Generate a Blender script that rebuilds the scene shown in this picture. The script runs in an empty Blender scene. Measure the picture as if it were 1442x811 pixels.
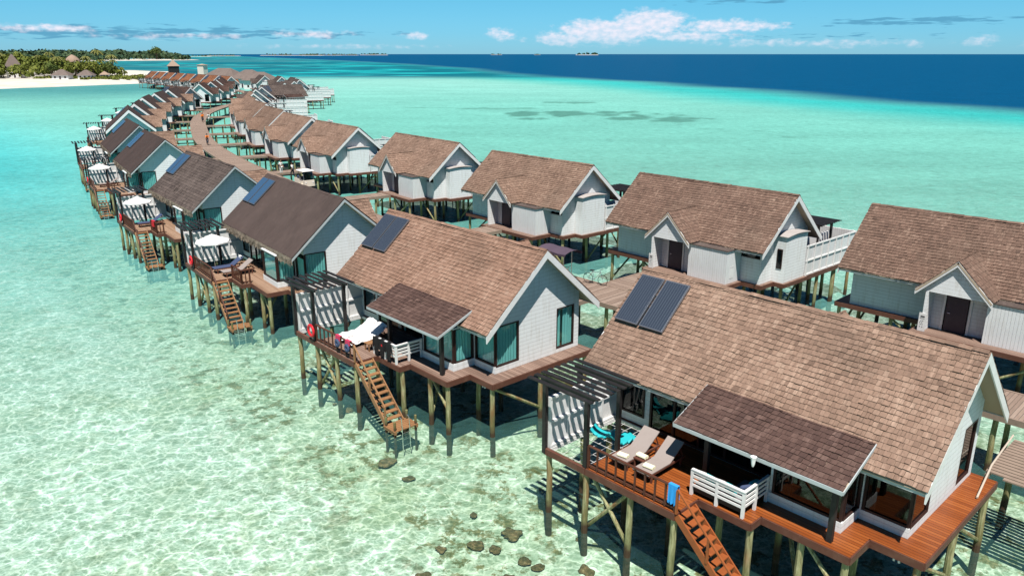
import bpy, bmesh, math, random
import numpy as np
from mathutils import Vector, Matrix
R = math.radians
random.seed(7); RNG = np.random.default_rng(7)
SC = bpy.context.scene; COL = SC.collection

# ------------------------------------------------------------ camera, sky, sun, exposure
cam = bpy.data.objects.new('camera', bpy.data.cameras.new('camera')); COL.objects.link(cam)
cam.location = (0, 0, 16.4); cam.rotation_euler = (R(90 - 16.98), 0, 0)
cam.data.sensor_width = 36; cam.data.lens = 36 * 1077.7 / 1442
cam.data.clip_start = 0.5; cam.data.clip_end = 120000
SC.camera = cam
SUN_DIR = Vector((0.020, -0.843, 1.75)).normalized()
SUN_EL = math.asin(SUN_DIR.z); SUN_AZ = math.atan2(SUN_DIR.x, SUN_DIR.y)
sl = bpy.data.lights.new('sun', 'SUN'); sl.energy = 5.0; sl.angle = R(0.5); sl.color = (1.0, 0.955, 0.89)
sun = bpy.data.objects.new('sun', sl); COL.objects.link(sun); sun.location = (0, 0, 80)
sun.rotation_euler = SUN_DIR.to_track_quat('Z', 'Y').to_euler()
SC.view_settings.view_transform = 'Standard'; SC.view_settings.look = 'None'
SC.view_settings.gamma = 1; SC.view_settings.use_curve_mapping = False; SC.view_settings.exposure = 0.5
SC.render.engine = 'CYCLES'
SC.cycles.max_bounces = 8; SC.cycles.transparent_max_bounces = 16; SC.cycles.diffuse_bounces = 1
SC.cycles.glossy_bounces = 3; SC.cycles.transmission_bounces = 4
SC.cycles.caustics_reflective = False; SC.cycles.caustics_refractive = False
SC.cycles.sample_clamp_indirect = 4.0

class NT:
    """tiny node-graph helper"""
    def __init__(s, tree): s.t = tree; s.n = tree.nodes; s.l = tree.links
    def node(s, typ, ins=None, **kw):
        n = s.n.new(typ)
        for k, v in kw.items(): setattr(n, k, v)
        for k, v in (ins or {}).items():
            s.put(n.inputs[k], v)
        return n
    def put(s, sock, v):
        if isinstance(v, bpy.types.NodeSocket): s.l.new(v, sock)
        elif isinstance(v, bpy.types.Node): s.l.new(v.outputs[0], sock)
        else:
            if hasattr(sock.default_value, '__len__') and hasattr(v, '__len__') and len(sock.default_value) == 4 and len(v) == 3: v = (*v, 1)
            sock.default_value = v
    def math(s, op, a, b=0.0, c=0.0, clamp=False):
        n = s.node('ShaderNodeMath', operation=op, use_clamp=clamp); s.put(n.inputs[0], a); s.put(n.inputs[1], b); s.put(n.inputs[2], c)
        return n.outputs[0]
    def mix(s, f, a, b, blend='MIX'):
        n = s.node('ShaderNodeMix', data_type='RGBA', blend_type=blend); s.put(n.inputs[0], f); s.put(n.inputs[6], a); s.put(n.inputs[7], b)
        return n.outputs[2]
    def ramp(s, f, stops, interp='LINEAR'):
        n = s.node('ShaderNodeValToRGB'); cr = n.color_ramp; cr.interpolation = interp
        while len(cr.elements) < len(stops): cr.elements.new(0.5)
        for e, (p, c) in zip(cr.elements, stops):
            e.position = p; e.color = (c, c, c, 1) if not hasattr(c, '__len__') else (*c, 1)
        s.put(n.inputs[0], f); return n.outputs[0]
    def remap(s, v, a, b, c=0.0, d=1.0, smooth=False):
        n = s.node('ShaderNodeMapRange', interpolation_type='SMOOTHSTEP' if smooth else 'LINEAR')
        for i, x in enumerate((v, a, b, c, d)): s.put(n.inputs[i], x)
        return n.outputs[0]
    def noise(s, vec, scale, detail=3, rough=.55, dist=0.0):
        n = s.node('ShaderNodeTexNoise'); s.put(n.inputs['Vector'], vec); n.inputs['Scale'].default_value = scale
        n.inputs['Detail'].default_value = detail; n.inputs['Roughness'].default_value = rough; n.inputs['Distortion'].default_value = dist
        return n.outputs[0]
    def vmul(s, v, k):
        n = s.node('ShaderNodeVectorMath', operation='MULTIPLY'); s.put(n.inputs[0], v); n.inputs[1].default_value = k; return n.outputs[0]
    def vadd(s, v, k):
        n = s.node('ShaderNodeVectorMath', operation='ADD'); s.put(n.inputs[0], v); s.put(n.inputs[1], k); return n.outputs[0]

# world: Nishita sky, real procedural clouds low over the sea
W = bpy.data.worlds.new('World'); SC.world = W; W.use_nodes = True
w = NT(W.node_tree); w.n.clear()
sky = w.node('ShaderNodeTexSky', sky_type='NISHITA', sun_disc=False, sun_elevation=SUN_EL, sun_rotation=SUN_AZ)
sky.air_density = 1.0; sky.dust_density = 0.2; sky.ozone_density = 2.2; sky.altitude = 0
tc = w.node('ShaderNodeTexCoord')
sep = w.node('ShaderNodeSeparateXYZ', {0: tc.outputs['Generated']})
az = w.math('DEGREES', w.math('ARCTAN2', sep.outputs[0], sep.outputs[1]))
el = w.math('DEGREES', w.math('ARCSINE', sep.outputs[2]))
# clear tropical air: deeper blue than the dusty default towards the horizon; upper sky dimmed to cut fill light
tint = w.ramp(w.remap(el, 0, 40), [(0.0, (0.50, 1.18, 2.05)), (0.035, (0.44, 1.16, 1.95)), (0.11, (0.40, 1.16, 1.62)), (0.3, (0.18, 0.50, 0.74)), (1.0, (0.20, 0.44, .62))])
skyc = w.mix(1.0, sky.outputs[0], tint, 'MULTIPLY')
comb = w.node('ShaderNodeCombineXYZ', {0: w.math('MULTIPLY', az, 0.62), 1: w.math('MULTIPLY', el, 1.15), 2: 0.0})
n1 = w.noise(comb, 1.25, 5, 0.55)
n2 = w.noise(comb, 3.2, 4, 0.5)
def gauss(ca, ce, wa, we):
    a = w.math('DIVIDE', w.math('SUBTRACT', az, ca), wa); e = w.math('DIVIDE', w.math('SUBTRACT', el, ce), we)
    r2 = w.math('ADD', w.math('MULTIPLY', a, a), w.math('MULTIPLY', e, e))
    return w.math('EXPONENT', w.math('MULTIPLY', r2, -1.0))
env = None
for (ca, ce, wa, we, k) in ((6.8, 1.5, 4.2, .95, 1.25), (9.6, 2.1, 3.0, .95, 1.25), (3.6, 1.0, 2.6, .6, 1.0), (14.6, 1.8, 4.6, .55, 1.0), (12, 1.2, 5, .5, .8), (20, .7, 12, .4, .68), (-.8, 1.3, 1.5, .6, .85), (1.2, 1.0, 1.6, .35, .6), (30.2, .75, 1.5, .5, .7), (33, .55, 1.2, .4, .6), (26.5, .6, .9, .5, .62),
                            (22, .5, 2.6, .3, .6), (-34, 1.9, 1.1, .8, .95), (-30, 1.5, 4.2, .4, .78), (-22, 1.1, 7, .35, .66), (-6.8, 1.25, 1.4, .5, .75), (-14, 1.3, 4, .45, .72), (-12, .5, 10, .3, .62), (60, 1.6, 14, 1.2, .8), (-70, 1.6, 16, 1.2, .8), (120, 2, 20, 1.4, .8), (-150, 2, 24, 1.6, .8)):
    g = w.math('MULTIPLY', gauss(ca, ce, wa, we), k)
    env = g if env is None else w.math('MAXIMUM', env, g)
mixn = w.math('ADD', w.math('MULTIPLY', n1, .62), w.math('MULTIPLY', n2, .38))
cmask = w.remap(w.math('ADD', w.math('MULTIPLY', env, .62), w.math('MULTIPLY', mixn, .95)), 0.71, 1.05, 0, 1, True)
# small blue-grey flat clouds in bands
comb2 = w.node('ShaderNodeCombineXYZ', {0: w.math('MULTIPLY', az, 0.28), 1: w.math('MULTIPLY', el, 2.4), 2: 3.3})
n3 = w.noise(comb2, 2.1, 5, 0.55)
band = w.math('MAXIMUM', w.math('MULTIPLY', gauss(27, 2.0, 11, .45), 1.0), w.math('MAXIMUM', w.math('MULTIPLY', gauss(-24, 1.3, 20, .6), 1.12), w.math('MAXIMUM', w.math('MULTIPLY', gauss(15, 3.4, 9, .35), .85), w.math('MULTIPLY', gauss(20, 1.1, 20, .35), .72))))
gmask = w.remap(w.math('ADD', w.math('MULTIPLY', band, .42), n3), 0.80, .94, 0, .8, True)
c1 = w.mix(gmask, skyc, (1.4, 4.9, 7.7))
hazy = w.mix(w.remap(n2, .35, .65), (9.0, 11.0, 13.2), (13.2, 12.6, 14.0))
cfade = w.remap(el, 0.1, 1.5, .30, .92)
c2 = w.mix(w.math('MULTIPLY', cmask, cfade), c1, hazy)
bg = w.node('ShaderNodeBackground', {0: c2, 1: 0.05})
w.node('ShaderNodeOutputWorld', {0: bg.outputs[0]})

# ------------------------------------------------------------ helpers
def tag(o, label=None, cat=None, group=None, kind=None):
    if label: o['label'] = label
    if cat: o['category'] = cat
    if group: o['group'] = group
    if kind: o['kind'] = kind
    return o
def empty(name, loc=(0, 0, 0), rz=0.0, label=None, cat=None, group=None, parent=None):
    o = bpy.data.objects.new(name, None); COL.objects.link(o); o.location = loc; o.rotation_euler = (0, 0, rz)
    o.empty_display_size = .3
    if parent: o.parent = parent
    return tag(o, label, cat, group)
class MB:
    """collects faces; build() links them as one mesh object"""
    def __init__(s): s.v = []; s.f = []; s.uv = []; s.tone = []; s.m = []
    def quad(s, pts, tone=.5, uv=None, m=0):
        i = len(s.v); s.v += [tuple(p) for p in pts]; s.f.append(tuple(range(i, i + len(pts))))
        s.uv.append(uv if uv else [(0, 0)] * len(pts)); s.tone.append(tone); s.m.append(m); return s
    def hexa(s, c, tone=.5, m=0):
        """c = 8 corners: bottom 4 (ccw from above) then top 4"""
        for q in ((3, 2, 1, 0), (4, 5, 6, 7), (0, 1, 5, 4), (1, 2, 6, 5), (2, 3, 7, 6), (3, 0, 4, 7)):
            s.quad([c[k] for k in q], tone, m=m)
        return s
    def box(s, x0, x1, y0, y1, z0, z1, tone=.5, m=0):
        if x0 > x1: x0, x1 = x1, x0
        if y0 > y1: y0, y1 = y1, y0
        if z0 > z1: z0, z1 = z1, z0
        return s.hexa([(x0, y0, z0), (x1, y0, z0), (x1, y1, z0), (x0, y1, z0), (x0, y0, z1), (x1, y0, z1), (x1, y1, z1), (x0, y1, z1)], tone, m)
    def bar(s, p, q, wd, ht, up=(0, 0, 1), tone=.5, m=0):
        p = Vector(p); q = Vector(q); d = (q - p).normalized(); u = Vector(up)
        if abs(d.dot(u)) > .98: u = Vector((0, 1, 0))
        a = d.cross(u).normalized() * wd / 2; b = a.cross(d).normalized() * ht / 2
        return s.hexa([p - a - b, p + a - b, q + a - b, q - a - b, p - a + b, p + a + b, q + a + b, q - a + b], tone, m)
    def tube(s, pts, r, n=8, tone=.5, m=0, r2=None, cap=True):
        pts = [Vector(p) for p in pts]; rings = []
        for i, p in enumerate(pts):
            d = (pts[min(i + 1, len(pts) - 1)] - pts[max(i - 1, 0)]).normalized()
            u = Vector((0, 0, 1)) if abs(d.z) < .9 else Vector((0, 1, 0))
            a = d.cross(u).normalized(); b = a.cross(d)
            rr = r if r2 is None else r + (r2 - r) * i / (len(pts) - 1)
            rings.append([p + a * math.cos(2 * math.pi * k / n) * rr + b * math.sin(2 * math.pi * k / n) * rr for k in range(n)])
        for i in range(len(rings) - 1):
            for k in range(n):
                s.quad([rings[i][k], rings[i][(k + 1) % n], rings[i + 1][(k + 1) % n], rings[i + 1][k]], tone, m=m)
        if cap: s.quad(rings[0][::-1], tone, m=m); s.quad(rings[-1], tone, m=m)
        return s
    def poly(s, pts, z0, z1, tone=.5, m=0):
        """prism over a ccw plan polygon"""
        s.quad([(x, y, z1) for x, y in pts], tone, m=m); s.quad([(x, y, z0) for x, y in pts][::-1], tone, m=m)
        for i in range(len(pts)):
            a, b = pts[i], pts[(i + 1) % len(pts)]
            s.quad([(*a, z0), (*b, z0), (*b, z1), (*a, z1)], tone, m=m)
        return s
    def build(s, name, mat, parent=None, smooth=False, weld=False):
        me = bpy.data.meshes.new(name); me.from_pydata(s.v, [], s.f)
        uvl = me.uv_layers.new(name='UVMap'); fl = [c for u in s.uv for p in u for c in p]; uvl.data.foreach_set('uv', fl)
        at = me.attributes.new('tone', 'FLOAT', 'FACE'); at.data.foreach_set('value', s.tone)
        for mm in (mat if isinstance(mat, (list, tuple)) else [mat]): me.materials.append(mm)
        me.polygons.foreach_set('material_index', s.m)
        if weld:
            bm = bmesh.new(); bm.from_mesh(me); bmesh.ops.remove_doubles(bm, verts=bm.verts, dist=1e-4); bm.to_mesh(me); bm.free()
        if smooth: me.polygons.foreach_set('use_smooth', [True] * len(me.polygons))
        me.update()
        o = bpy.data.objects.new(name, me); COL.objects.link(o)
        if parent: o.parent = parent
        return o
def kids(o): return [c for c in bpy.data.objects if c.parent == o]
def copy_tree(o, parent=None, skip=()):
    c = o.copy(); COL.objects.link(c); c.parent = parent
    for ch in list(o.children):
        if ch.name.split('.')[0] in skip: continue
        copy_tree(ch, c, skip)
    return c

# ------------------------------------------------------------ materials
M = {}
def mat(name, base=(.5, .5, .5), rough=.7, fn=None, spec=.3, metal=0):
    m = bpy.data.materials.new(name); m.use_nodes = True; t = NT(m.node_tree); t.n.clear()
    out = t.node('ShaderNodeOutputMaterial')
    p = t.node('ShaderNodeBsdfPrincipled', {'Base Color': base, 'Roughness': rough, 'Metallic': metal})
    p.inputs['Specular IOR Level'].default_value = spec
    t.l.new(p.outputs[0], out.inputs[0])
    if fn: fn(t, p, out)
    M[name] = m; return m
def pobj(t): return t.node('ShaderNodeTexCoord').outputs['Object']
def rnd(t): return t.node('ShaderNodeObjectInfo').outputs['Random']
def bump(t, p, h, dist=.02, strength=1.0):
    b = t.node('ShaderNodeBump', {'Height': h, 'Distance': dist, 'Strength': strength}); t.put(p.inputs['Normal'], b.outputs[0])
def f_shingle(c_dark, c_mid, c_light, moss=(.09, .065, .05)):
    def fn(t, p, o):
        a = t.node('ShaderNodeAttribute', attribute_name='tone'); v = pobj(t)
        n = t.noise(v, .55, 4, .6); n2 = t.noise(t.vmul(v, (1, .35, .35)), 14, 4, .65)
        f = t.math('ADD', t.math('MULTIPLY', a.outputs['Fac'], .8), t.math('MULTIPLY', t.math('SUBTRACT', n, .5), .55))
        c = t.ramp(f, [(0.0, c_dark), (.42, c_mid), (.92, c_light)])
        c = t.mix(t.remap(n2, .35, .75, 0, .45), c, moss)
        c = t.mix(t.remap(t.noise(t.vadd(v, (5, 9, 0)), .28, 4, .6), .5, .72, 0, .45), c, moss)
        c = t.mix(t.remap(t.noise(t.vadd(t.vmul(v, (2.2, .5, .5)), (1, 2, 7)), 1.6, 5, .7), .56, .74, 0, .4), c, tuple(min(1, q * 1.35) for q in c_light))
        k_ = t.remap(rnd(t), 0, 1, .86, 1.12); c = t.mix(1.0, c, t.node('ShaderNodeCombineColor', {0: k_, 1: k_, 2: k_}).outputs[0], 'MULTIPLY')
        t.put(p.inputs['Base Color'], c); bump(t, p, n2, .015, .6)
    return fn
mat('shingle_tan', rough=.9, spec=.15, fn=f_shingle((0.1254, 0.0781, 0.0573), (0.2553, 0.1641, 0.1207), (0.4085, 0.2881, 0.2196)))
mat('shingle_rose', rough=.9, spec=.15, fn=f_shingle((0.1658, 0.0927, 0.0640), (0.2984, 0.1760, 0.1261), (0.4310, 0.2876, 0.2176)))
mat('shingle_brown', rough=.9, spec=.15, fn=f_shingle((0.0849, 0.0536, 0.0419), (0.1787, 0.1109, 0.0839), (0.3305, 0.2312, 0.1778)))
mat('shingle_dark', rough=.9, spec=.15, fn=f_shingle((0.0488, 0.0293, 0.0261), (0.0960, 0.0570, 0.0472), (0.1913, 0.1262, 0.1058), moss=(0.0407, 0.0261, 0.0228)))
mat('shingle_grey', rough=.92, spec=.15, fn=f_shingle((0.0444, 0.0333, 0.0311), (0.1147, 0.0873, 0.0770), (0.1998, 0.1554, 0.1369), moss=(0.0296, 0.0222, 0.0207)))
mat('shingle_orange', rough=.9, spec=.15, fn=f_shingle((.13, .055, .03), (.26, .105, .052), (.38, .19, .11), moss=(.10, .045, .03)))
def f_thatch(c0, c1):
    def fn(t, p, o):
        v = pobj(t); n = t.noise(t.vmul(v, (6, .8, .8)), 3, 5, .65); n2 = t.noise(v, .6, 4, .6)
        n3 = t.noise(t.vmul(v, (1, .05, .05)), .9, 2, .5)
        f = t.math('ADD', t.math('ADD', t.math('MULTIPLY', n, .5), t.math('MULTIPLY', n2, .35)), t.math('ADD', t.math('MULTIPLY', n3, .12), .11))
        t.put(p.inputs['Base Color'], t.ramp(f, [(.35, c0), (.8, c1)])); bump(t, p, n, .05, .8)
    return fn
mat('thatch_brown', rough=.95, spec=.1, fn=f_thatch((0.0440, 0.0320, 0.0296), (0.1080, 0.0784, 0.0704)))
mat('thatch_dark', rough=.95, spec=.1, fn=f_thatch((0.0320, 0.0240, 0.0224), (0.0840, 0.0576, 0.0520)))
mat('thatch_weathered', rough=.95, spec=.1, fn=f_thatch((0.1040, 0.0840, 0.0680), (0.2880, 0.2480, 0.2080)))
mat('thatch_fringe', rough=.95, spec=.1, fn=f_thatch((.16, .12, .09), (.42, .35, .28)))
def f_siding(base, pitch=.19, vert=False):
    def fn(t, p, o):
        v = pobj(t); s = t.node('ShaderNodeSeparateXYZ', {0: v})
        ax = t.math('ADD', s.outputs[0], s.outputs[1]) if vert else s.outputs[2]
        fr = t.math('FRACT', t.math('DIVIDE', ax, pitch))
        h = t.remap(fr, 0.0, .93, 1.0 if not vert else 0.6, .55) if not vert else 0.6
        gap = t.math('GREATER_THAN', fr, .93)
        n = t.noise(v, 1.3, 4, .6)
        n2 = t.noise(t.vmul(v, (3, 3, .35)), 2.0, 4, .65)
        c = t.mix(t.remap(n, .35, .75, 0, .22), base, tuple(x * .72 for x in base))
        c = t.mix(t.remap(n2, .5, .76, 0, .42), c, (.44, .40, .33))
        c = t.mix(t.math('MULTIPLY', gap, .38), c, (.20, .19, .18))
        t.put(p.inputs['Base Color'], c)
        hh = t.math('SUBTRACT', h, t.math('MULTIPLY', gap, .5)) if not vert else t.math('MULTIPLY', gap, -1.0)
        bump(t, p, hh, .018, .8)
    return fn
mat('white_siding', rough=.55, fn=f_siding((.74, .76, .765)))
mat('white_board', rough=.55, fn=f_siding((.74, .745, .75), .16, True))
def f_paint(base, dirt=(.4, .36, .3), amt=.3):
    def fn(t, p, o):
        v = pobj(t); n = t.noise(v, 2.2, 5, .65)
        c = t.mix(t.remap(n, .48, .78, 0, amt), base, dirt); t.put(p.inputs['Base Color'], c); bump(t, p, t.noise(v, 25, 3), .004, .4)
    return fn
mat('bay_cap', rough=.7, fn=f_paint((.42, .38, .36), (.3, .27, .25), .5))
mat('grey_paint', rough=.6, fn=f_paint((.42, .46, .47), (.3, .3, .28), .4))
mat('white_paint', rough=.5, fn=f_paint((.74, .73, .72)))
mat('black_wood', rough=.55, fn=f_paint((.018, .016, .016), (.050, .045, .042), .7))
mat('window_frame_wood', rough=.5, fn=f_paint((.030, .014, .012), (.07, .035, .028), .6))
def f_plank(c0, c1, c2, pitch=.14, axis=1):
    def fn(t, p, o):
        v = pobj(t); s = t.node('ShaderNodeSeparateXYZ', {0: v}); q = t.math('DIVIDE', s.outputs[axis], pitch)
        fr = t.math('FRACT', q); idx = t.math('FLOOR', q)
        wn = t.node('ShaderNodeTexWhiteNoise', {'W': idx}, noise_dimensions='1D')
        gap = t.math('GREATER_THAN', fr, .9)
        st = (1, 8, 4) if axis == 1 else (8, 1, 4)
        n = t.noise(t.vmul(v, st), 1.6, 5, .65)
        f = t.math('ADD', t.math('MULTIPLY', wn.outputs[0], .5), t.math('MULTIPLY', n, .55))
        c = t.ramp(f, [(.15, c0), (.5, c1), (.85, c2)])
        c = t.mix(t.remap(t.noise(v, .9, 4), .5, .75, 0, .4), c, c0)
        c = t.mix(gap, c, tuple(x * .16 for x in c0)); t.put(p.inputs['Base Color'], c)
        bump(t, p, t.math('SUBTRACT', t.math('MULTIPLY', n, .2), gap), .012, .8)
    return fn
mat('deck_orange', rough=.42, spec=.35, fn=f_plank((0.1800, 0.0446, 0.0101), (0.2664, 0.0706, 0.0158), (0.3312, 0.1008, 0.0259)))
mat('deck_brown', rough=.7, fn=f_plank((0.1440, 0.0900, 0.0684), (0.2376, 0.1548, 0.1188), (0.3168, 0.2160, 0.1692)))
mat('deck_tan', rough=.7, fn=f_plank((0.1950, 0.1125, 0.0713), (0.3000, 0.1875, 0.1200), (0.3750, 0.2475, 0.1725)))
mat('boardwalk_planks', rough=.85, fn=f_plank((.19, .135, .105), (.29, .215, .17), (.38, .29, .235), .15))
mat('slat_wood', rough=.8, fn=f_paint((.27, .20, .155), (.16, .115, .09), .7))
mat('rail_brown', rough=.55, fn=f_paint((.085, .030, .018), (.14, .06, .04), .6))
mat('fascia_brown', rough=.6, fn=f_paint((.11, .042, .028), (.19, .10, .07), .6))
mat('stair_wood', rough=.6, fn=f_paint((0.2880, 0.1480, 0.0680), (0.1600, 0.0760, 0.0400), .7))
mat('stair_red', rough=.5, fn=f_paint((.30, .085, .025), (.16, .05, .02), .7))
def f_pile(t, p, o):
    v = pobj(t); g = t.node('ShaderNodeNewGeometry').outputs['Position']; s = t.node('ShaderNodeSeparateXYZ', {0: g})
    n = t.noise(t.vmul(v, (5, 5, .6)), 2.5, 5, .7); n2 = t.noise(g, 1.5, 4)
    c = t.ramp(n, [(.3, (.10, .095, .042)), (.5, (.30, .29, .145)), (.72, (.48, .46, .28))])
    rust = t.remap(t.noise(t.vmul(g, (2, 2, .5)), 1.2, 4), .46, .66, 0, .85)
    c = t.mix(rust, c, (.22, .095, .035))
    wet = t.remap(t.math('ADD', s.outputs[2], t.math('MULTIPLY', t.math('SUBTRACT', n2, .5), .9)), .30, .60, 1, 0)
    alg = t.remap(t.math('ADD', s.outputs[2], t.math('MULTIPLY', t.math('SUBTRACT', n, .5), 1.6)), .6, 1.3, .75, 0); c = t.mix(alg, c, (.12, .13, .05))
    c = t.mix(wet, c, (.060, .036, .020)); t.put(p.inputs['Base Color'], c); bump(t, p, n, .03, .8)
mat('pile_wood', rough=.85, fn=f_pile)
mat('beam_dark', rough=.8, fn=f_paint((.055, .042, .030), (.15, .12, .08), .8))
mat('solar_glass', (.035, .045, .07), .22, spec=.6, fn=lambda t, p, o: (lambda v: (
    t.put(p.inputs['Base Color'], t.mix(t.math('LESS_THAN', t.math('FRACT', t.math('MULTIPLY', t.node('ShaderNodeSeparateXYZ', {0: v}).outputs[0], 9)), .12), (.035, .045, .065), (.10, .12, .15))), None))(pobj(t)))
mat('solar_blue', (.045, .095, .17), .25, spec=.6)
mat('metal_frame', (.32, .34, .38), .35, metal=.8)
mat('steel', (.75, .76, .78), .25, metal=1)
mat('taupe_canvas', rough=.85, fn=f_paint((.30, .255, .235), (.25, .21, .19), .5))
mat('towel_cream', rough=.95, fn=f_paint((.82, .78, .55), (.7, .66, .45), .5))
mat('towel_white', (.84, .83, .82), .95)
mat('dark_wicker', (.05, .035, .028), .8)
mat('red_plastic', (.62, .015, .025), .4)
mat('teal_fabric', (.02, .42, .46), .6)
mat('blue_towel', (.03, .30, .72), .85)
mat('black_neoprene', (.012, .012, .014), .6)
mat('pink_fabric', (.55, .04, .10), .7)
mat('navy_fabric', (.05, .07, .14), .8)
mat('grey_cushion', rough=.9, fn=f_paint((.16, .15, .16), (.11, .10, .11), .5))
mat('cushion_pale', (.48, .47, .47), .9)
mat('umbrella_cloth', (.80, .78, .76), .8)
mat('canopy_purple', (.085, .060, .085), .75)
mat('cart_cream', (.72, .64, .54), .45)
mat('tyre', (.02, .02, .02), .8)
mat('skin', (.30, .17, .11), .6); mat('hair', (.02, .015, .012), .7)
mat('orange_shirt', (.85, .20, .015), .8); mat('white_cloth', (.78, .76, .72), .85); mat('dark_trousers', (.04, .035, .05), .85)
mat('door_dark', rough=.5, fn=f_paint((.050, .036, .050), (.08, .06, .07), .5))
mat('interior_floor', (.12, .06, .035), .5)
mat('bamboo', (.50, .42, .34), .6)
mat('soffit', (.45, .36, .26), .8)
def f_glass(tr):
    def fn(t, p, o):
        tb = t.node('ShaderNodeBsdfTransparent', {0: tr}); gb = t.node('ShaderNodeBsdfGlossy', {0: (1, 1, 1), 'Roughness': .03})
        g = t.node('ShaderNodeNewGeometry'); dt = t.node('ShaderNodeVectorMath', operation='DOT_PRODUCT'); t.l.new(g.outputs['Normal'], dt.inputs[0]); t.l.new(g.outputs['Incoming'], dt.inputs[1])
        sch = t.math('POWER', t.math('SUBTRACT', 1.0, t.math('ABSOLUTE', dt.outputs['Value'])), 5.0); mx = t.node('ShaderNodeMixShader')
        t.put(mx.inputs[0], t.math('ADD', t.math('MULTIPLY', sch, .9), .045)); t.l.new(tb.outputs[0], mx.inputs[1]); t.l.new(gb.outputs[0], mx.inputs[2])
        t.l.new(mx.outputs[0], o.inputs[0])
    return fn
mat('window_glass', fn=f_glass((.86, .97, .96)))
mat('dark_glass', fn=f_glass((.26, .33, .32)))
mat('windscreen_glass', fn=f_glass((.2, .25, .28)))
def f_curtain(c):
    def fn(t, p, o):
        d = t.node('ShaderNodeBsdfDiffuse', {0: c}); tl = t.node('ShaderNodeBsdfTranslucent', {0: c}); mx = t.node('ShaderNodeMixShader', {0: .3})
        t.l.new(d.outputs[0], mx.inputs[1]); t.l.new(tl.outputs[0], mx.inputs[2]); t.l.new(mx.outputs[0], o.inputs[0])
    return fn
mat('curtain_white', fn=f_curtain((.80, .80, .78)))
mat('curtain_teal', fn=f_curtain((.42, .80, .79)))

# ------------------------------------------------------------ sea, lagoon, seabed
def vnoise(x, y, seed=0):
    xi = np.floor(x).astype(np.int64); yi = np.floor(y).astype(np.int64); xf = x - xi; yf = y - yi
    def h(a, b):
        n = (a * 374761393 + b * 668265263 + seed * 1442695041) & 0xffffffff
        n = ((n ^ (n >> 13)) * 1274126177) & 0xffffffff
        return ((n ^ (n >> 16)) & 0xffff) / 65535.0
    u = xf * xf * (3 - 2 * xf); v = yf * yf * (3 - 2 * yf)
    return (h(xi, yi) * (1 - u) + h(xi + 1, yi) * u) * (1 - v) + (h(xi, yi + 1) * (1 - u) + h(xi + 1, yi + 1) * u) * v
def fbm(x, y, o=4, seed=0):
    r = 0; a = .5; s = 0
    for k in range(o): r = r + a * vnoise(x, y, seed + k); s += a; x = x * 2.03 + 11.3; y = y * 2.03 + 5.7; a *= .5
    return r / s
def sm(x, a, b): t = np.clip((x - a) / (b - a), 0, 1); return t * t * (3 - 2 * t)
BND = np.array([(260, -600), (230, -100), (190, 60), (160, 150), (137, 210), (127, 242), (107, 296), (89, 386), (50, 497), (-2, 607), (-41, 749), (-91, 977), (-235, 1405), (-466, 2000), (-1107, 3500), (-2400, 6500), (-14000, 30000)], float)
def grid_polar(rings, angs):
    r = np.array(rings)[:, None]; a = np.array(angs)[None, :]
    return (r * np.sin(a)).ravel(), (r * np.cos(a)).ravel()
def polar_mesh(name, x, y, z, nr, na, matl):
    idx = np.arange(nr * na).reshape(nr, na)
    a = idx[:-1, :]; b = idx[1:, :]; a2 = np.roll(a, -1, 1); b2 = np.roll(b, -1, 1)
    f = np.stack([a, a2, b2, b], -1).reshape(-1, 4)
    me = bpy.data.meshes.new(name); nv = len(x)
    me.vertices.add(nv + 1); co = np.zeros((nv + 1, 3)); co[:nv, 0] = x; co[:nv, 1] = y; co[:nv, 2] = z; co[nv, 2] = z[0]
    me.vertices.foreach_set('co', co.ravel())
    tri = np.stack([np.full(na, nv), np.roll(idx[0], -1), idx[0]], -1)
    loops = np.concatenate([f.ravel(), tri.ravel()]); me.loops.add(len(loops)); me.loops.foreach_set('vertex_index', loops.astype(np.int32))
    np_ = len(f) + len(tri); me.polygons.add(np_)
    st = np.concatenate([np.arange(len(f)) * 4, len(f) * 4 + np.arange(len(tri)) * 3]).astype(np.int32)
    me.polygons.foreach_set('loop_start', st); me.update(calc_edges=True); me.validate()
    me.materials.append(matl); me.polygons.foreach_set('use_smooth', [True] * len(me.polygons))
    o = bpy.data.objects.new(name, me); COL.objects.link(o); return o, me
angs = np.concatenate([np.arange(-42, 42, .35), np.arange(42, 318, 3.0)]) * math.pi / 180
rings = np.concatenate([4 * 1.03 ** np.arange(0, 100), 4 * 1.03 ** 100 * 1.009 ** np.arange(0, 170), 4 * 1.03 ** 100 * 1.009 ** 170 * 1.026 ** np.arange(0, 200)])
X, Y = grid_polar(rings, angs); DIST = np.hypot(X, Y)
# distance outside the reef edge (positive = deep ocean)
xb = np.interp(Y, BND[:, 1], BND[:, 0]); slope = np.gradient(BND[:, 0], BND[:, 1])
sl_ = np.interp(Y, BND[:, 1], slope)
off = (X - xb) / np.sqrt(1 + np.clip(sl_, -3, 3) ** 2)
off = off + (fbm(X / 60, Y / 60, 3, 5) - .5) * 18
deep = sm(off, -4, 34 + .02 * DIST)
far = np.maximum(sm(Y, 500, 640), .9 * sm(Y, 300, 380) * 0) * (1 - deep)                      # teal channel beyond the sandbar
streak = fbm(X / 420, Y / 85, 4, 9)
left = sm(-X - .44 * np.abs(Y - 60) - 8, -10, 60)        # lagoon side, left of the villas
side = sm(X * .743 + Y * .669 - 36, -25, 30)             # outer side, right of the villas
base_op = np.interp(DIST, [0, 22, 40, 62, 100, 150, 210, 400], [.0, .03, .14, .36, .62, .78, .87, .93])
right_op = np.interp(DIST, [0, 40, 60, 90, 150, 250], [.03, .16, .30, .46, .66, .84])
opac = np.maximum(base_op, right_op * side)
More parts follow.
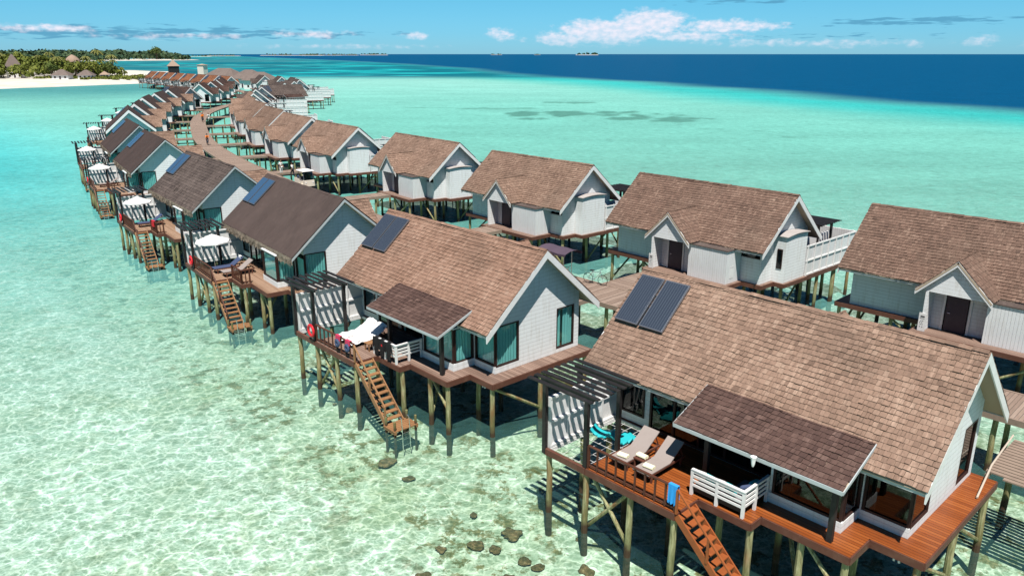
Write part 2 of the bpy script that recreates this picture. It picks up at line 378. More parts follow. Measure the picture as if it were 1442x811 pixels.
c_near = np.array([.23, .60, .54]); c_left = np.array([.045, .46, .49]); c_right = np.array([.155, .455, .385]); c_sand = np.array([.24, .50, .44])
c_teal = np.array([.004, .12, .16]); c_deep = np.array([.0, .060, .148]); c_edge = np.array([.014, .38, .37])
def lerp(a, b, t): return a + (b - a) * t[:, None]
col = np.tile(c_near, (len(X), 1))
tl = sm(DIST, 26, 150) * (1 - side); col = lerp(col, c_left, tl)
col = lerp(col, c_right, side * sm(DIST, 25, 110))
col = lerp(col, c_sand, side * sm(Y, 150, 520) * .75 * (1 - sm(off, -90, -20)))
col = lerp(col, c_edge, sm(off, -60, 0) * (1 - deep) * .85)
tealm = far * np.clip(.92 + .8 * (streak - .45), 0, 1)
bright = far * sm(streak, .58, .62) * (1 - sm(streak, .62, .66)) * .6
col = lerp(col, c_teal, tealm); col = lerp(col, c_edge * 1.6, bright)
var = .9 + .25 * fbm(X / 35, Y / 12, 4, 3); col = col * var[:, None]
leftwater = sm(-X, 90, 190) * sm(Y, 230, 380) * (1 - sm(Y, 440, 520)) # darker band before the beach
col = lerp(col, np.array([.004, .15, .18]), leftwater * .7)
col = lerp(col, c_deep * 1, deep)
opac = np.maximum(opac, np.maximum(deep, far * .97))
# dark seagrass patches on the outer flat
patch = np.zeros(len(X))
for (px, py, rx, ry, k) in ((20, 224, 26, 11, 1), (6, 207, 7, 5, .9), (36, 208, 14, 7, 1), (-2, 247, 16, 5, .6), (20, 277, 10, 6, .8), (41, 202, 8, 5, .9), (-23, 250, 10, 3, .45), (-30, 275, 12, 3, .4), (54, 173, 3.5, 2, .7), (57, 160, 4, 2, .45), (8, 262, 12, 3, .5), (45, 178, 3, 2, .4)):
    d = ((X - px) / rx) ** 2 + ((Y - py) / ry) ** 2
    patch = np.maximum(patch, k * sm(-d + (fbm(X / 4.5, Y / 9, 5, 20) - .5) * 3.2, -1.0, -.35))
col = lerp(col, np.array([.06, .19, .15]), np.clip(patch, 0, 1) * .8)
water_m = bpy.data.materials.new('water'); water_m.use_nodes = True; t = NT(water_m.node_tree); t.n.clear()
geo = t.node('ShaderNodeNewGeometry').outputs['Position']
at = t.node('ShaderNodeAttribute', attribute_name='sea_colour'); ao = t.node('ShaderNodeAttribute', attribute_name='turbidity')
wv1 = t.noise(t.vmul(geo, (1.0, 1.5, 1)), .9, 4, .6, .6); wv2 = t.noise(t.vmul(geo, (1, 1.3, 1)), 3.3, 3, .55, .4); wv3 = t.noise(t.vmul(geo, (1, 1.6, 1)), .16, 3, .5)
hgt = t.math('ADD', t.math('ADD', t.math('MULTIPLY', wv1, .8), t.math('MULTIPLY', wv2, .30)), wv3)
bp = t.node('ShaderNodeBump', {'Height': hgt, 'Distance': .16, 'Strength': 1.0})
# caustic light net painted into the water's transparency tint, no real focusing
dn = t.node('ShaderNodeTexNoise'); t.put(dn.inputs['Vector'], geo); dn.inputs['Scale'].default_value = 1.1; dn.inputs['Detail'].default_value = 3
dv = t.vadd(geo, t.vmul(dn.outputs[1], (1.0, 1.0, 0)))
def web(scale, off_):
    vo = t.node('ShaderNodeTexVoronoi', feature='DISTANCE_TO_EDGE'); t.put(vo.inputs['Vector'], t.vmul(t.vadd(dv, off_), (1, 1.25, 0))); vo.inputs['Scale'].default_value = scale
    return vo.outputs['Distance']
caustic_mask = t.math('ADD', t.math('MULTIPLY', t.remap(web(1.3, (0, 0, 0)), 0, .10, 1, 0, True), .8), t.math('MULTIPLY', t.remap(web(2.9, (7, 3, 0)), 0, .16, 1, 0, True), .55), clamp=True)
lens = t.remap(caustic_mask, 0, 1, .69, 1.20)  # painted caustic brightness, multiplied into the transmission tint
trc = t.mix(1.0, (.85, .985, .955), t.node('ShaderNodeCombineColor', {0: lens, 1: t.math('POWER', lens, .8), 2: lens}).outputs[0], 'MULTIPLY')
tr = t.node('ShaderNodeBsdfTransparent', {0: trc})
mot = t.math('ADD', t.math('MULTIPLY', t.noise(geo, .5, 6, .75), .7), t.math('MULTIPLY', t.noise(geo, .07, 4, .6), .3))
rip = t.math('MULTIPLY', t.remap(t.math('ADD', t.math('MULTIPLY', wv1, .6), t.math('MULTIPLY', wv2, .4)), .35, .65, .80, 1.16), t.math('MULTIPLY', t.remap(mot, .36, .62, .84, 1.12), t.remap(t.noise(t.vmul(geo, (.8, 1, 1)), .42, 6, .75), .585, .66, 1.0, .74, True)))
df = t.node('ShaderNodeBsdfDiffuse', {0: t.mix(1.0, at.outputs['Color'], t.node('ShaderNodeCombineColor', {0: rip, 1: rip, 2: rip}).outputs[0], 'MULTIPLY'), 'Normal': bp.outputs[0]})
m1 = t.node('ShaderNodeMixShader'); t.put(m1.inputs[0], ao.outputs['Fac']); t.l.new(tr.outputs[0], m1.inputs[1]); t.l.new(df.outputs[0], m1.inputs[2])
gl = t.node('ShaderNodeBsdfGlossy', {0: (1, 1, 1), 'Roughness': .12, 'Normal': bp.outputs[0]})
fr = t.node('ShaderNodeFresnel', {'IOR': 1.33, 'Normal': bp.outputs[0]})
m2 = t.node('ShaderNodeMixShader'); t.put(m2.inputs[0], t.math('MINIMUM', t.math('MULTIPLY', fr.outputs[0], .5), .055)); t.l.new(m1.outputs[0], m2.inputs[1]); t.l.new(gl.outputs[0], m2.inputs[2])
t.node('ShaderNodeOutputMaterial', {0: m2.outputs[0]})
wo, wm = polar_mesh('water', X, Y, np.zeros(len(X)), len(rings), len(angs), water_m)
ca = wm.attributes.new('sea_colour', 'FLOAT_COLOR', 'POINT'); cc = np.ones((len(X) + 1, 4)); cc[:-1, :3] = np.clip(col, 0, 1); cc[-1] = cc[0]; ca.data.foreach_set('color', cc.ravel())
oa = wm.attributes.new('turbidity', 'FLOAT', 'POINT'); oo = np.append(np.clip(opac, 0, 1), opac[0]); oa.data.foreach_set('value', oo)
tag(wo, kind='structure')
# seabed
r2 = 4 * 1.035 ** np.arange(0, 180); a2 = np.concatenate([np.arange(-42, 42, .6), np.arange(42, 318, 4.0)]) * math.pi / 180
x2, y2 = grid_polar(r2, a2)
z2 = -1.0 + (fbm(x2 / 3, y2 / 3, 4, 40) - .5) * .28 + (fbm(x2 / 14, y2 / 14, 2, 44) - .5) * .2
z2 = np.where(np.hypot(x2, y2) > 200, -2.5, z2)
def f_seabed(t, p, o):
    g = t.node('ShaderNodeNewGeometry').outputs['Position']
    n = t.noise(g, .30, 5, .62); n2 = t.noise(g, 1.6, 5, .65); n3 = t.noise(t.vadd(g, (31, 7, 0)), .11, 4, .55)
    c = t.ramp(n2, [(.33, (.36, .37, .27)), (.5, (.62, .62, .53)), (.66, (.86, .84, .77))])
    c = t.mix(t.remap(n, .44, .64, 0, .55), c, (.36, .38, .23))
    c = t.mix(t.remap(n3, .42, .62, 0, .45), c, (.60, .62, .56))
    # rubble and coral growth under and beside the stilts
    s = t.node('ShaderNodeSeparateXYZ', {0: g})
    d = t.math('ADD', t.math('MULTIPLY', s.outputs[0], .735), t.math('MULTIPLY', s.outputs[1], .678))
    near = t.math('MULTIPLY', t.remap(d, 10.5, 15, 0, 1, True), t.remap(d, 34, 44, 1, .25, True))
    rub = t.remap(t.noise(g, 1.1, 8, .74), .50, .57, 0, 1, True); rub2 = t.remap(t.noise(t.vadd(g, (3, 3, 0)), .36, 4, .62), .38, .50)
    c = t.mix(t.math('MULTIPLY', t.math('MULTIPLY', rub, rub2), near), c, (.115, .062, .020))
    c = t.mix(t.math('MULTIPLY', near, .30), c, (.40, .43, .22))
    sp = t.remap(t.noise(t.vadd(g, (17, 3, 0)), 2.6, 4, .7), .66, .72, 0, .6, True)
    c = t.mix(sp, c, (.20, .19, .10))
    t.put(p.inputs['Base Color'], c); bump(t, p, n2, .2, .8)
mat('seabed', rough=.95, spec=.05, fn=f_seabed)
so, sm_ = polar_mesh('seabed', x2, y2, z2, len(r2), len(a2), M['seabed']); tag(so, kind='structure')
# world-fixed coral rocks along the stilts
def f_rock(t, p, o):
    v = pobj(t); n = t.noise(v, 3, 5, .7); t.put(p.inputs['Base Color'], t.ramp(n, [(.3, (.08, .042, .015)), (.55, (.19, .115, .045)), (.75, (.36, .27, .14))])); bump(t, p, n, .1)
mat('coral_rock', rough=.95, fn=f_rock)
def rock_mesh(seed):
    bm = bmesh.new(); bmesh.ops.create_icosphere(bm, subdivisions=3, radius=1)
    rr = random.Random(seed); o_ = (rr.random() * 50, rr.random() * 50)
    for v in bm.verts:
        k = .35 + 1.1 * float(fbm(np.array([v.co.x * 1.6 + o_[0]]), np.array([v.co.y * 1.6 + v.co.z + o_[1]]), 3, 3)[0]); v.co *= k; v.co.z *= .34
    me = bpy.data.meshes.new('coral_rock'); bm.to_mesh(me); bm.free(); me.materials.append(M['coral_rock'])
    for p_ in me.polygons: p_.use_smooth = True
    return me
ROCKS = [rock_mesh(i) for i in range(4)]
D = 2.65   # deck height above the water
# ------------------------------------------------------------ villa
EZ, ER, HW, HL = 2.22, 5.39, 3.6, 6.36      # eave height, ridge height, half span, half length (above the deck)
KS = (ER - EZ) / HW
def shingles(mb, O, U, V, L, S, pitch=.25, clip=None, seed=1, miss=0.0, wmin=.09, wmax=.23, m=0):
    rr = random.Random(seed); O = Vector(O); U = Vector(U).normalized(); V = Vector(V).normalized(); N = U.cross(V)
    if N.z < 0: N = -N
    nr = int(math.ceil(S / pitch)); flip = U.cross(V).z < 0
    def q(pts, t):
        mb.quad(pts[::-1] if flip else pts, t, m=m)
    for j in range(nr):
        v0 = j * pitch; l, r = clip(v0 + pitch * .5) if clip else (0, L)
        x = l - rr.random() * .2; band = rr.gauss(0, .05)
        while x < r - .02:
            w_ = rr.uniform(wmin, wmax); a = max(x, l); b = min(x + w_ - .01, r); x += w_
            if b - a < .03: continue
            if miss and float(fbm(np.array([x * .8]), np.array([j * .25]), 3, seed)[0]) > 1 - miss and rr.random() < .5: continue
            lift = .028 + rr.random() * .014; jit = rr.uniform(-.018, .018); v1 = min(v0 + pitch * 1.25, S + .02)
            tone = min(1, max(0, .47 + band + rr.gauss(0, .115)))
            W0 = N * (.018 * math.sin(x * .9 + v0 * .7 + seed) + .014 * math.sin(x * 2.3 - v0 * 1.9)); lift += max(0, rr.gauss(0, .008)); p0 = O + W0 + U * a + V * (v0 + jit); p1 = O + W0 + U * b + V * (v0 + jit * rr.uniform(.2, 1)); p2 = O + W0 + U * b + V * v1; p3 = O + W0 + U * a + V * v1
            q([p0 + N * lift, p1 + N * lift, p2 + N * .006, p3 + N * .006], tone)
            q([p0 - N * .01, p1 - N * .01, p1 + N * lift, p0 + N * lift], tone * .9)
            q([p0 - N * .01, p0 + N * lift, p3 + N * .006], tone * .9)
            q([p1 + N * lift, p1 - N * .01, p2 + N * .006], tone * .9)
def z_(v): return D + v
def wall_cells(mb, axis, c0, c1, a0, a1, z0, z1, holes, m=0):
    """wall slab between c0..c1 on the fixed axis with rectangular holes (a0,a1,z0,z1)"""
    As = sorted({a0, a1, *[h[0] for h in holes], *[h[1] for h in holes]}); Zs = sorted({z0, z1, *[h[2] for h in holes], *[h[3] for h in holes]})
    As = [a for a in As if a0 - 1e-6 <= a <= a1 + 1e-6]; Zs = [z for z in Zs if z0 - 1e-6 <= z <= z1 + 1e-6]
    for i in range(len(As) - 1):
        runs = []
        for k in range(len(Zs) - 1):
            ca, cz = (As[i] + As[i + 1]) / 2, (Zs[k] + Zs[k + 1]) / 2
            if any(h[0] < ca < h[1] and h[2] < cz < h[3] for h in holes): continue
            if runs and abs(runs[-1][1] - Zs[k]) < 1e-6: runs[-1][1] = Zs[k + 1]
            else: runs.append([Zs[k], Zs[k + 1]])
        for za, zb in runs:
            if axis == 'y': mb.box(As[i], As[i + 1], c0, c1, z_(za), z_(zb), m=m)
            else: mb.box(c0, c1, As[i], As[i + 1], z_(za), z_(zb), m=m)
def window(parent, axis, c, a0, a1, z0, z1, out, panes=1, glass='window_glass', curtain=None, name='window', fr=.07, frame_mat='window_frame_wood'):
    """framed window lying in the plane axis=c; out = +1/-1 towards the outside"""
    f = MB(); i0, i1 = c - .07 * out, c + .035 * out
    def bx(mb, p, q, za, zb, ca=i0, cb=i1, tone=.5):
        if axis == 'y': mb.box(p, q, ca, cb, z_(za), z_(zb), tone)
        else: mb.box(ca, cb, p, q, z_(za), z_(zb), tone)
    bx(f, a0, a1, z0, z0 + fr); bx(f, a0, a1, z1 - fr, z1); bx(f, a0, a0 + fr, z0 + fr, z1 - fr); bx(f, a1 - fr, a1, z0 + fr, z1 - fr)
    for k in range(1, panes):
        m_ = a0 + (a1 - a0) * k / panes; bx(f, m_ - fr * .5, m_ + fr * .5, z0 + fr, z1 - fr)
    wo_ = f.build(name, M[frame_mat], parent)
    g = MB(); bx(g, a0 + fr, a1 - fr, z0 + fr, z1 - fr, c - .028 * out, c - .018 * out); g.build('glass', M[glass], wo_)
    if curtain:
        spans, cmat = curtain
        for (s0, s1) in spans:
            cm = MB()
            s0 = a0 + (a1 - a0) * s0; s1 = a0 + (a1 - a0) * s1; n = max(6, int((s1 - s0) / .035)); prev = None
            for k in range(n + 1):
                a = s0 + (s1 - s0) * k / n; off_ = c - (.11 + .028 * math.sin(k * 1.35) + .012 * math.sin(k * .5)) * out
                lo = (a, off_, z_(z0 + .03)) if axis == 'y' else (off_, a, z_(z0 + .03)); hi = (*lo[:2], z_(z1 - .02))
                if prev: cm.quad([prev[0], lo, hi, prev[1]])
                prev = (lo, hi)
            cm.build('curtain', M[cmat], wo_, smooth=True)
    return wo_
def slope_pts(y):  # roof surface height at |y|
    return EZ + (HW - abs(y)) * KS
DECK = [(-3.45, -6.6), (.3, -6.6), (.3, -5.35), (2.2, -5.35), (2.2, -4.75), (5.0, -4.75), (5.0, -3.45), (6.55, -3.45), (6.55, 2.9), (1.7, 2.9), (1.7, 4.95), (-4.6, 4.95), (-4.6, 2.9), (-6.0, 2.9), (-6.0, 1.5), (-6.75, 1.5), (-6.75, -1.35), (-6.0, -1.35), (-6.0, -2.7), (-3.45, -2.7)]
PILES = [(-5.3, -6.5), (-3.5, -6.5), (-1.6, -6.45), (.18, -6.45), (-5.35, -4.6), (-3.4, -4.4), (-1.4, -4.3), (.6, -4.4), (2.1, -5.15), (3.5, -4.6), (4.85, -4.6), (6.35, -3.3), (6.4, -.4), (6.4, 2.6), (4.3, -2.4), (1.8, -2.5),
         (-5.8, -2.5), (-3.1, -2.5), (-5.8, 0), (-3.1, 0), (0, 0), (3.1, 0), (-5.8, 2.7), (3.4, 2.7), (-3.1, 2.7), (.2, 2.8), (-4.3, 4.7), (-1.4, 4.75), (1.5, 4.7)]
PILE_ME = {}
def pile_obj(parent, x, y, top=None, k=0):
    top = z_(-.28) if top is None else top; key = (round(top, 2), k % 4)
    if key not in PILE_ME:
        rr = random.Random(k * 7 + 1); mb = MB(); pts = []
        for i in range(5): pts.append((rr.uniform(-.02, .02), rr.uniform(-.02, .02), -1.35 + (top + 1.35) * i / 4))
        mb.tube(pts, .128, 10, r2=.105); o = mb.build('pile', M['pile_wood'], None, smooth=True); PILE_ME[key] = o.data
        o.parent = parent; o.location = (x, y, 0); return o
    o = bpy.data.objects.new('pile', PILE_ME[key]); COL.objects.link(o); o.parent = parent; o.location = (x, y, 0); o.rotation_euler = (0, 0, (k * 1.7) % 6.28); return o
ROOFS = {}
def roof_mesh(style, matn, far=False):
    key = (style, matn)
    if key in ROOFS: return ROOFS[key]
    mb = MB(); S = math.hypot(HW, ER - EZ)
    if style == 'shingle' or style == 'patchy':
        pi_, ms = (.192, 0) if style == 'shingle' else (.25, .16)
        shingles(mb, (-HL, -HW, z_(EZ)), (1, 0, 0), (0, HW, ER - EZ), 2 * HL, S, pi_, seed=3, miss=ms)
        shingles(mb, (-HL, HW, z_(EZ)), (1, 0, 0), (0, -HW, ER - EZ), 2 * HL, S, pi_, seed=8, miss=ms)
    else:
        nb = 9; nx = 26; rr = random.Random(5)
        for sg in (-1, 1):
            def P(i, j):
                x = -HL + 2 * HL * i / nx; s = j / nb; return (x, sg * (HW - HW * s), z_(EZ + (ER - EZ) * s) + .07 + H[i][j])
            H = [[rr.uniform(-.02, .02) for _ in range(nb + 1)] for _ in range(nx + 1)]
            for i in range(nx):
                for j in range(nb):
                    q = [P(i, j), P(i + 1, j), P(i + 1, j + 1), P(i, j + 1)]; mb.quad(q if sg < 0 else q[::-1], .5)
            for i in range(nx):
                a, b = P(i, 0), P(i + 1, 0); q = [(a[0], a[1], a[2] - .16), (b[0], b[1], b[2] - .16), b, a]; mb.quad(q if sg < 0 else q[::-1], .4)
    for sg in (-1, 1):   # sloping slab with boarded soffit
        y1, y0 = sg * HW, 0
        n = Vector((0, sg * (ER - EZ), HW)).normalized() * .10
        a = Vector((0, y1, z_(EZ) - .05)); b = Vector((0, y0, z_(ER) - .05))
        e = Vector((HL - .01, 0, 0))
        lo = [a - e - n, a + e - n, b + e - n, b - e - n]; hi = [a - e, a + e, b + e, b - e]
        if sg > 0: lo = [lo[3], lo[2], lo[1], lo[0]]; hi = [hi[3], hi[2], hi[1], hi[0]]
        mb.hexa(lo + hi, .5, m=1)
    # back entry gable
    rise = 1.78; hw = 1.78; k2 = rise / hw; s2 = math.hypot(hw, rise); FY = 4.78
    def clip(v):
        zz = EZ + v * rise / s2; return (0, FY - (HW - (zz - EZ) / KS) + .03)
    for sg in (-1, 1):
        if style != 'thatch' or True:
            shingles(mb, (sg * hw, FY, z_(EZ)), (0, -1, 0), (-sg * hw, 0, rise), 3, s2, .25, clip=clip, seed=21 + sg, m=2)
        n = Vector((sg * rise, 0, hw)).normalized() * .09
        p = [Vector((sg * hw, FY, z_(EZ) - .05)), Vector((sg * hw, HW, z_(EZ) - .05)), Vector((0, HW - rise / KS, z_(EZ + rise) - .05)), Vector((0, FY, z_(EZ + rise) - .05))]
        if sg > 0: p = [p[0], p[3], p[2], p[1]]
        lo = [q - n for q in p]; mb.quad(p if sg < 0 else p, .4, m=1); mb.quad(lo[::-1], .4, m=1)
        for i in range(4): mb.quad([lo[i], lo[(i + 1) % 4], p[(i + 1) % 4], p[i]], .4, m=1)
    o = mb.build('roof', [M[matn], M['soffit'] if style != 'patchy' else M[matn], M[matn] if style == 'shingle' else M['shingle_tan']]); ROOFS[key] = o.data; me = o.data  # non-shingle styles: lighter entry gable, direct sun put into its colour
    bpy.data.objects.remove(o); return me
def gable_board(mb, x, w_, th, y0=0, half=HW, ez=EZ, rise=ER - EZ, axis='x', c=0):
    """pair of sloping boards under a gable's verge, plane axis = x (or y for the entry gable)"""
    for sg in (-1, 1):
        a0, a1 = sg * half, 0
        zt0, zt1 = z_(ez) - .02, z_(ez + rise) - .02
        if axis == 'x':
            P = lambda a, z, d: (x + d, a, z)
        else: P = lambda a, z, d: (a + c, x + d, z)
        vd = w_ * math.hypot(half, rise) / half
        q = [P(a0, zt0 - vd, 0), P(a0, zt0 - vd, th), P(a1, zt1 - vd, th), P(a1, zt1 - vd, 0), P(a0, zt0, 0), P(a0, zt0, th), P(a1, zt1, th), P(a1, zt1, 0)]
        mb.hexa(q)
def make_villa(style='shingle', roofm='shingle_tan', deckm='deck_orange', detail=2, curt='curtain_white', glass='window_glass', porchm='shingle_dark', stairm='stair_wood', fence=0, barge=None):
    V = empty('water_villa')
    thatch = style != 'shingle'
    # ---- walls
    mb = MB(); FY, GX, BY = -2.65, 5.78, 2.75
    top = lambda y: slope_pts(y) - .10
    wf = top(FY)
    # front wall: left window, sliding doors, (bays replace the right part)
    wall_cells(mb, 'y', FY, FY + .14, -GX, 1.9, 0, wf, [(-5.15, -4.0, .35, 2.1), (-3.75, 1.75, .03, 2.12)])
    # bay one (x 1.9..4.3, y -3.85) : low white base and head; corner bay two
    mb.box(1.9, 4.3, -3.85, -3.70, z_(0), z_(.35)); mb.box(4.16, 4.3, -3.70, FY, z_(0), z_(.35)); mb.box(1.9, 2.04, -3.70, FY, z_(0), z_(.35))
    mb.box(1.9, 4.3, -3.85, FY, z_(2.0), z_(2.06)); mb.box(1.9, 2.0, -3.8, FY, z_(.35), z_(2.0))
    wall_cells(mb, 'y', FY, FY + .14, 1.9, 4.3, 2.0, wf, [])
    wall_cells(mb, 'y', FY, FY + .14, 4.3, GX, 0, wf, [(4.34, GX, .33, 2.2)])
    # back wall with the small clerestory window
    wall_cells(mb, 'y', BY - .14, BY, -GX, GX, 0, top(BY), [(-5.7, -4.35, 1.58, 1.92)])
    # gable ends
    for sg, holes in ((1, [(FY + .14, -1.2, .30, 2.24), (1.22, 2.42, .20, 2.24)]), (-1, [])):
        x0, x1 = (GX - .14, GX) if sg > 0 else (-GX, -GX + .14)
        wall_cells(mb, 'x', x0, x1, FY + .14, BY - .14, 0, 2.6, holes)
        pts = [(FY + .14, 2.6), (BY - .14, 2.6), (BY - .14, top(BY)), (0, ER - .13), (FY + .14, top(FY))]
        a = [(x0, y, z_(z)) for y, z in pts]; b = [(x1, y, z_(z)) for y, z in pts]
        mb.quad(a[::-1]); mb.quad(b)
        for i in range(5): mb.quad([a[i], a[(i + 1) % 5], b[(i + 1) % 5], b[i]])
    wall = mb.build('wall', M['white_siding'], V)
    # interior floor slab just above the deck planks
    fl = MB(); fl.box(-GX + .2, GX - .2, FY + .2, BY - .2, z_(.012), z_(.03)); fl.box(2.1, 4.1, -3.65, FY + .1, z_(.012), z_(.03)); fl.build('interior_floor', M['interior_floor'], V)
    # ---- back boxes and entry
    b = MB(); b.box(-4.35, -1.5, BY + .002, 4.32, z_(0), z_(2.10)); cl = b.build('storage_closet', M['white_board'], V)
    b = MB(); b.box(-4.42, -1.44, BY + .002, 4.38, z_(2.10), z_(2.15)); b.build('cap', M['shingle_grey'], cl)
    if detail > 1:
        b = MB(); b.box(-4.37, -4.36, 3.5, 3.9, z_(1.02), z_(1.06)); b.box(-4.365, -4.355, 3.5, 3.9, z_(.3), z_(.98)); b.build('vent', M['white_paint'], cl)
    e = MB(); e.box(1.15, 1.29, BY, 4.62, z_(0), z_(2.2)); e.box(-1.5, -.62, 3.55, 3.65, z_(0), z_(2.25)); e.box(.62, 1.15, 3.55, 3.65, z_(0), z_(2.25)); e.box(-.62, .62, 3.55, 3.65, z_(2.18), z_(2.45))
    e.quad([(-1.6, 4.60, z_(2.2)), (0, 4.60, z_(3.85)), (1.6, 4.60, z_(2.2))]); e.quad([(-1.6, 4.50, z_(2.2)), (1.6, 4.50, z_(2.2)), (0, 4.50, z_(3.85))]); e.quad([(-1.6, 4.50, z_(2.2)), (-1.6, 4.60, z_(2.2)), (1.6, 4.60, z_(2.2)), (1.6, 4.50, z_(2.2))])
    e.box(-1.5, 1.29, 4.3, 4.60, z_(2.16), z_(2.2))
    en = e.build('entry_porch', M['white_siding'], V)
    b = MB(); gable_board(b, 4.72, .20, .05, half=1.78, rise=1.78, axis='y'); b.build('barge_board', M['white_paint'], en)
    b = MB(); b.box(-.5, .5, 3.652, 3.69, z_(.02), z_(2.16)); do_ = b.build('door', M['door_dark'], V)
    if detail > 1:
        b = MB(); b.tube([(.38, 3.70, z_(1.0)), (.38, 3.76, z_(1.0)), (.26, 3.76, z_(1.0))], .018, 6); b.build('handle', M['steel'], do_)
        b = MB(); b.box(1.06, 1.42, 4.625, 4.66, z_(.01), z_(.98)); nb = b.build('name_board', M['white_paint'], V)
        b = MB(); b.box(1.14, 1.34, 4.661, 4.666, z_(.76), z_(.83)); b.box(1.14, 1.36, 4.661, 4.666, z_(.68), z_(.70))
        for (px_, pz) in ((1.29, .56), (1.20, .56), (1.33, .47), (1.24, .47), (1.30, .37), (1.21, .37), (1.32, .24), (1.20, .24)): b.box(px_ - .02, px_ + .02, 4.661, 4.666, z_(pz - .02), z_(pz + .02))
        b.build('lettering', M['tyre'], nb)
    if detail > 1:
        b = MB()
        for s_ in (-.68, .56): b.box(s_, s_ + .12, 3.652, 3.70, z_(0), z_(2.18))
        b.build('door_frame', M['white_paint'], V)
    # bathroom bump on the far gable with its curved cap and slit window
    b = MB(); b.box(-6.6, -GX - .002, -1.15, 1.4, z_(0), z_(2.95)); bm_ = b.build('bathroom_bay', M['white_siding'], V)
    b = MB(); n = 8
    for i in range(n):
        def cp(t_): return (-1.25 + 2.75 * t_, 2.95 + .10 * math.sin(math.pi * t_))
        (ya, za), (yb, zb) = cp(i / n), cp((i + 1) / n)
        b.hexa([(-6.72, ya, z_(za)), (-5.85, ya, z_(za)), (-5.85, yb, z_(zb)), (-6.72, yb, z_(zb)), (-6.72, ya, z_(za + .04)), (-5.85, ya, z_(za + .04)), (-5.85, yb, z_(zb + .04)), (-6.72, yb, z_(zb + .04))])
    b.build('cap', M['bay_cap'], bm_)
    if detail > 1:
        b = MB(); b.box(-6.42, -6.06, 1.402, 1.44, z_(.9), z_(2.15)); b.build('slit_window', M['window_frame_wood'], bm_)
        b = MB(); b.box(-6.36, -6.12, 1.442, 1.45, z_(.97), z_(2.08)); b.build('glass', M['dark_glass'], bm_)
    # ---- windows
    window(V, 'y', FY, -5.15, -4.0, .35, 2.1, -1, 1, glass, None)
    dcur = ([(.30, .44), (.72, .80)], curt)
    window(V, 'y', FY, -3.75, 1.75, .03, 2.12, -1, 5, glass, dcur, name='sliding_door', fr=.09)
    full = ([(0.01, .99)], curt) if curt == 'curtain_white' and deckm != 'deck_orange' else ([(0.02, .25)], curt)
    if deckm != 'deck_orange' and curt != 'curtain_white': full = ([(.01, .99)], curt)
    window(V, 'y', -3.80, 2.0, 4.26, .35, 2.0, -1, 1, glass, full, name='bay_window')
    window(V, 'x', 4.25, -3.72, -2.66, .35, 2.0, 1, 1, glass, full, name='bay_window', fr=.05)
    window(V, 'y', FY + .05, 4.36, GX - .03, .33, 1.98, -1, 1, glass, full, name='corner_window')
    window(V, 'x', GX - .03, FY + .06, -1.2, .30, 2.24, 1, 1, glass, full, name='corner_window')
    window(V, 'x', GX - .03, 1.22, 2.42, .20, 2.24, 1, 1, glass, ([(.02, .3), (.45, .98)] if deckm != 'deck_orange' else [(.6, .95)], curt))
    if detail > 1: window(V, 'y', BY - .03, -5.7, -4.35, 1.58, 1.92, 1, 1, 'dark_glass', None, name='clerestory_window', fr=.05)
    # ---- roof
    rf = bpy.data.objects.new('roof', roof_mesh(style if style != 'thatch' else 'thatch', roofm)); COL.objects.link(rf); rf.parent = V
    bw = barge or (.26 if not thatch else .12)
    for x in (HL - .05, -HL):
        b = MB(); gable_board(b, x, bw, .05); b.build('barge_board', M['white_paint' if bw > .2 else 'grey_paint'], rf)  # narrow boards go grey: the shade on them is put into the colour
    b = MB()
    rr = random.Random(77); x = -HL
    while x < HL - .05:
        x2 = min(HL, x + rr.uniform(.35, .5)); h_ = rr.uniform(.0, .02)
        for sg in (-1, 1):
            q = [(x, 0, z_(ER) + .045 + h_), (x2, 0, z_(ER) + .035 + h_), (x2, sg * .13, z_(ER) - .045 + h_), (x, sg * .13, z_(ER) - .035 + h_)]; b.quad(q if sg < 0 else q[::-1], rr.uniform(.2, .6))
        b.quad([(x, -.13, z_(ER) - .035 + h_), (x, -.13, z_(ER) - .08), (x, .13, z_(ER) - .08), (x, .13, z_(ER) - .035 + h_), (x, 0, z_(ER) + .045 + h_)], .2); x = x2
    b.build('ridge_cap', M[roofm], rf)
    b = MB(); b.box(-HL + .06, HL - .06, -HW + .03, -HW + .06, z_(EZ) - .17, z_(EZ) - .03); b.box(-HL + .06, -1.85, HW - .06, HW - .03, z_(EZ) - .17, z_(EZ) - .03); b.box(1.85, HL - .06, HW - .06, HW - .03, z_(EZ) - .17, z_(EZ) - .03); b.build('fascia', M['grey_paint'], rf)
    if thatch:
        b = MB(); rr = random.Random(11)
        for i in range(1500):
            x = rr.uniform(-HL, HL); l = rr.uniform(.14, .48); y = -HW - rr.uniform(.0, .10); dx = rr.uniform(-.05, .05); z0 = z_(EZ) + rr.uniform(-.02, .09); w_ = rr.uniform(.012, .03)
            b.quad([(x - w_, y, z0), (x + w_, y, z0), (x + dx + w_ * .3, y - rr.uniform(-.05, .08), z0 - l), (x + dx - w_ * .3, y - .02, z0 - l)], rr.random())
        b.build('thatch_fringe', M['thatch_fringe'], rf)
    else:
        # lean-to porch roof over the terrace
        b = MB(); PX0, PX1, PY, PZ = -1.12, 4.62, -4.92, 2.02; RY, RZ = -3.0, slope_pts(-3.0) + .07
        S2 = math.hypot(RY - PY, RZ - PZ)
        shingles(b, (PX0, PY, z_(PZ)), (1, 0, 0), (0, RY - PY, RZ - PZ), PX1 - PX0, S2, .2, seed=31)
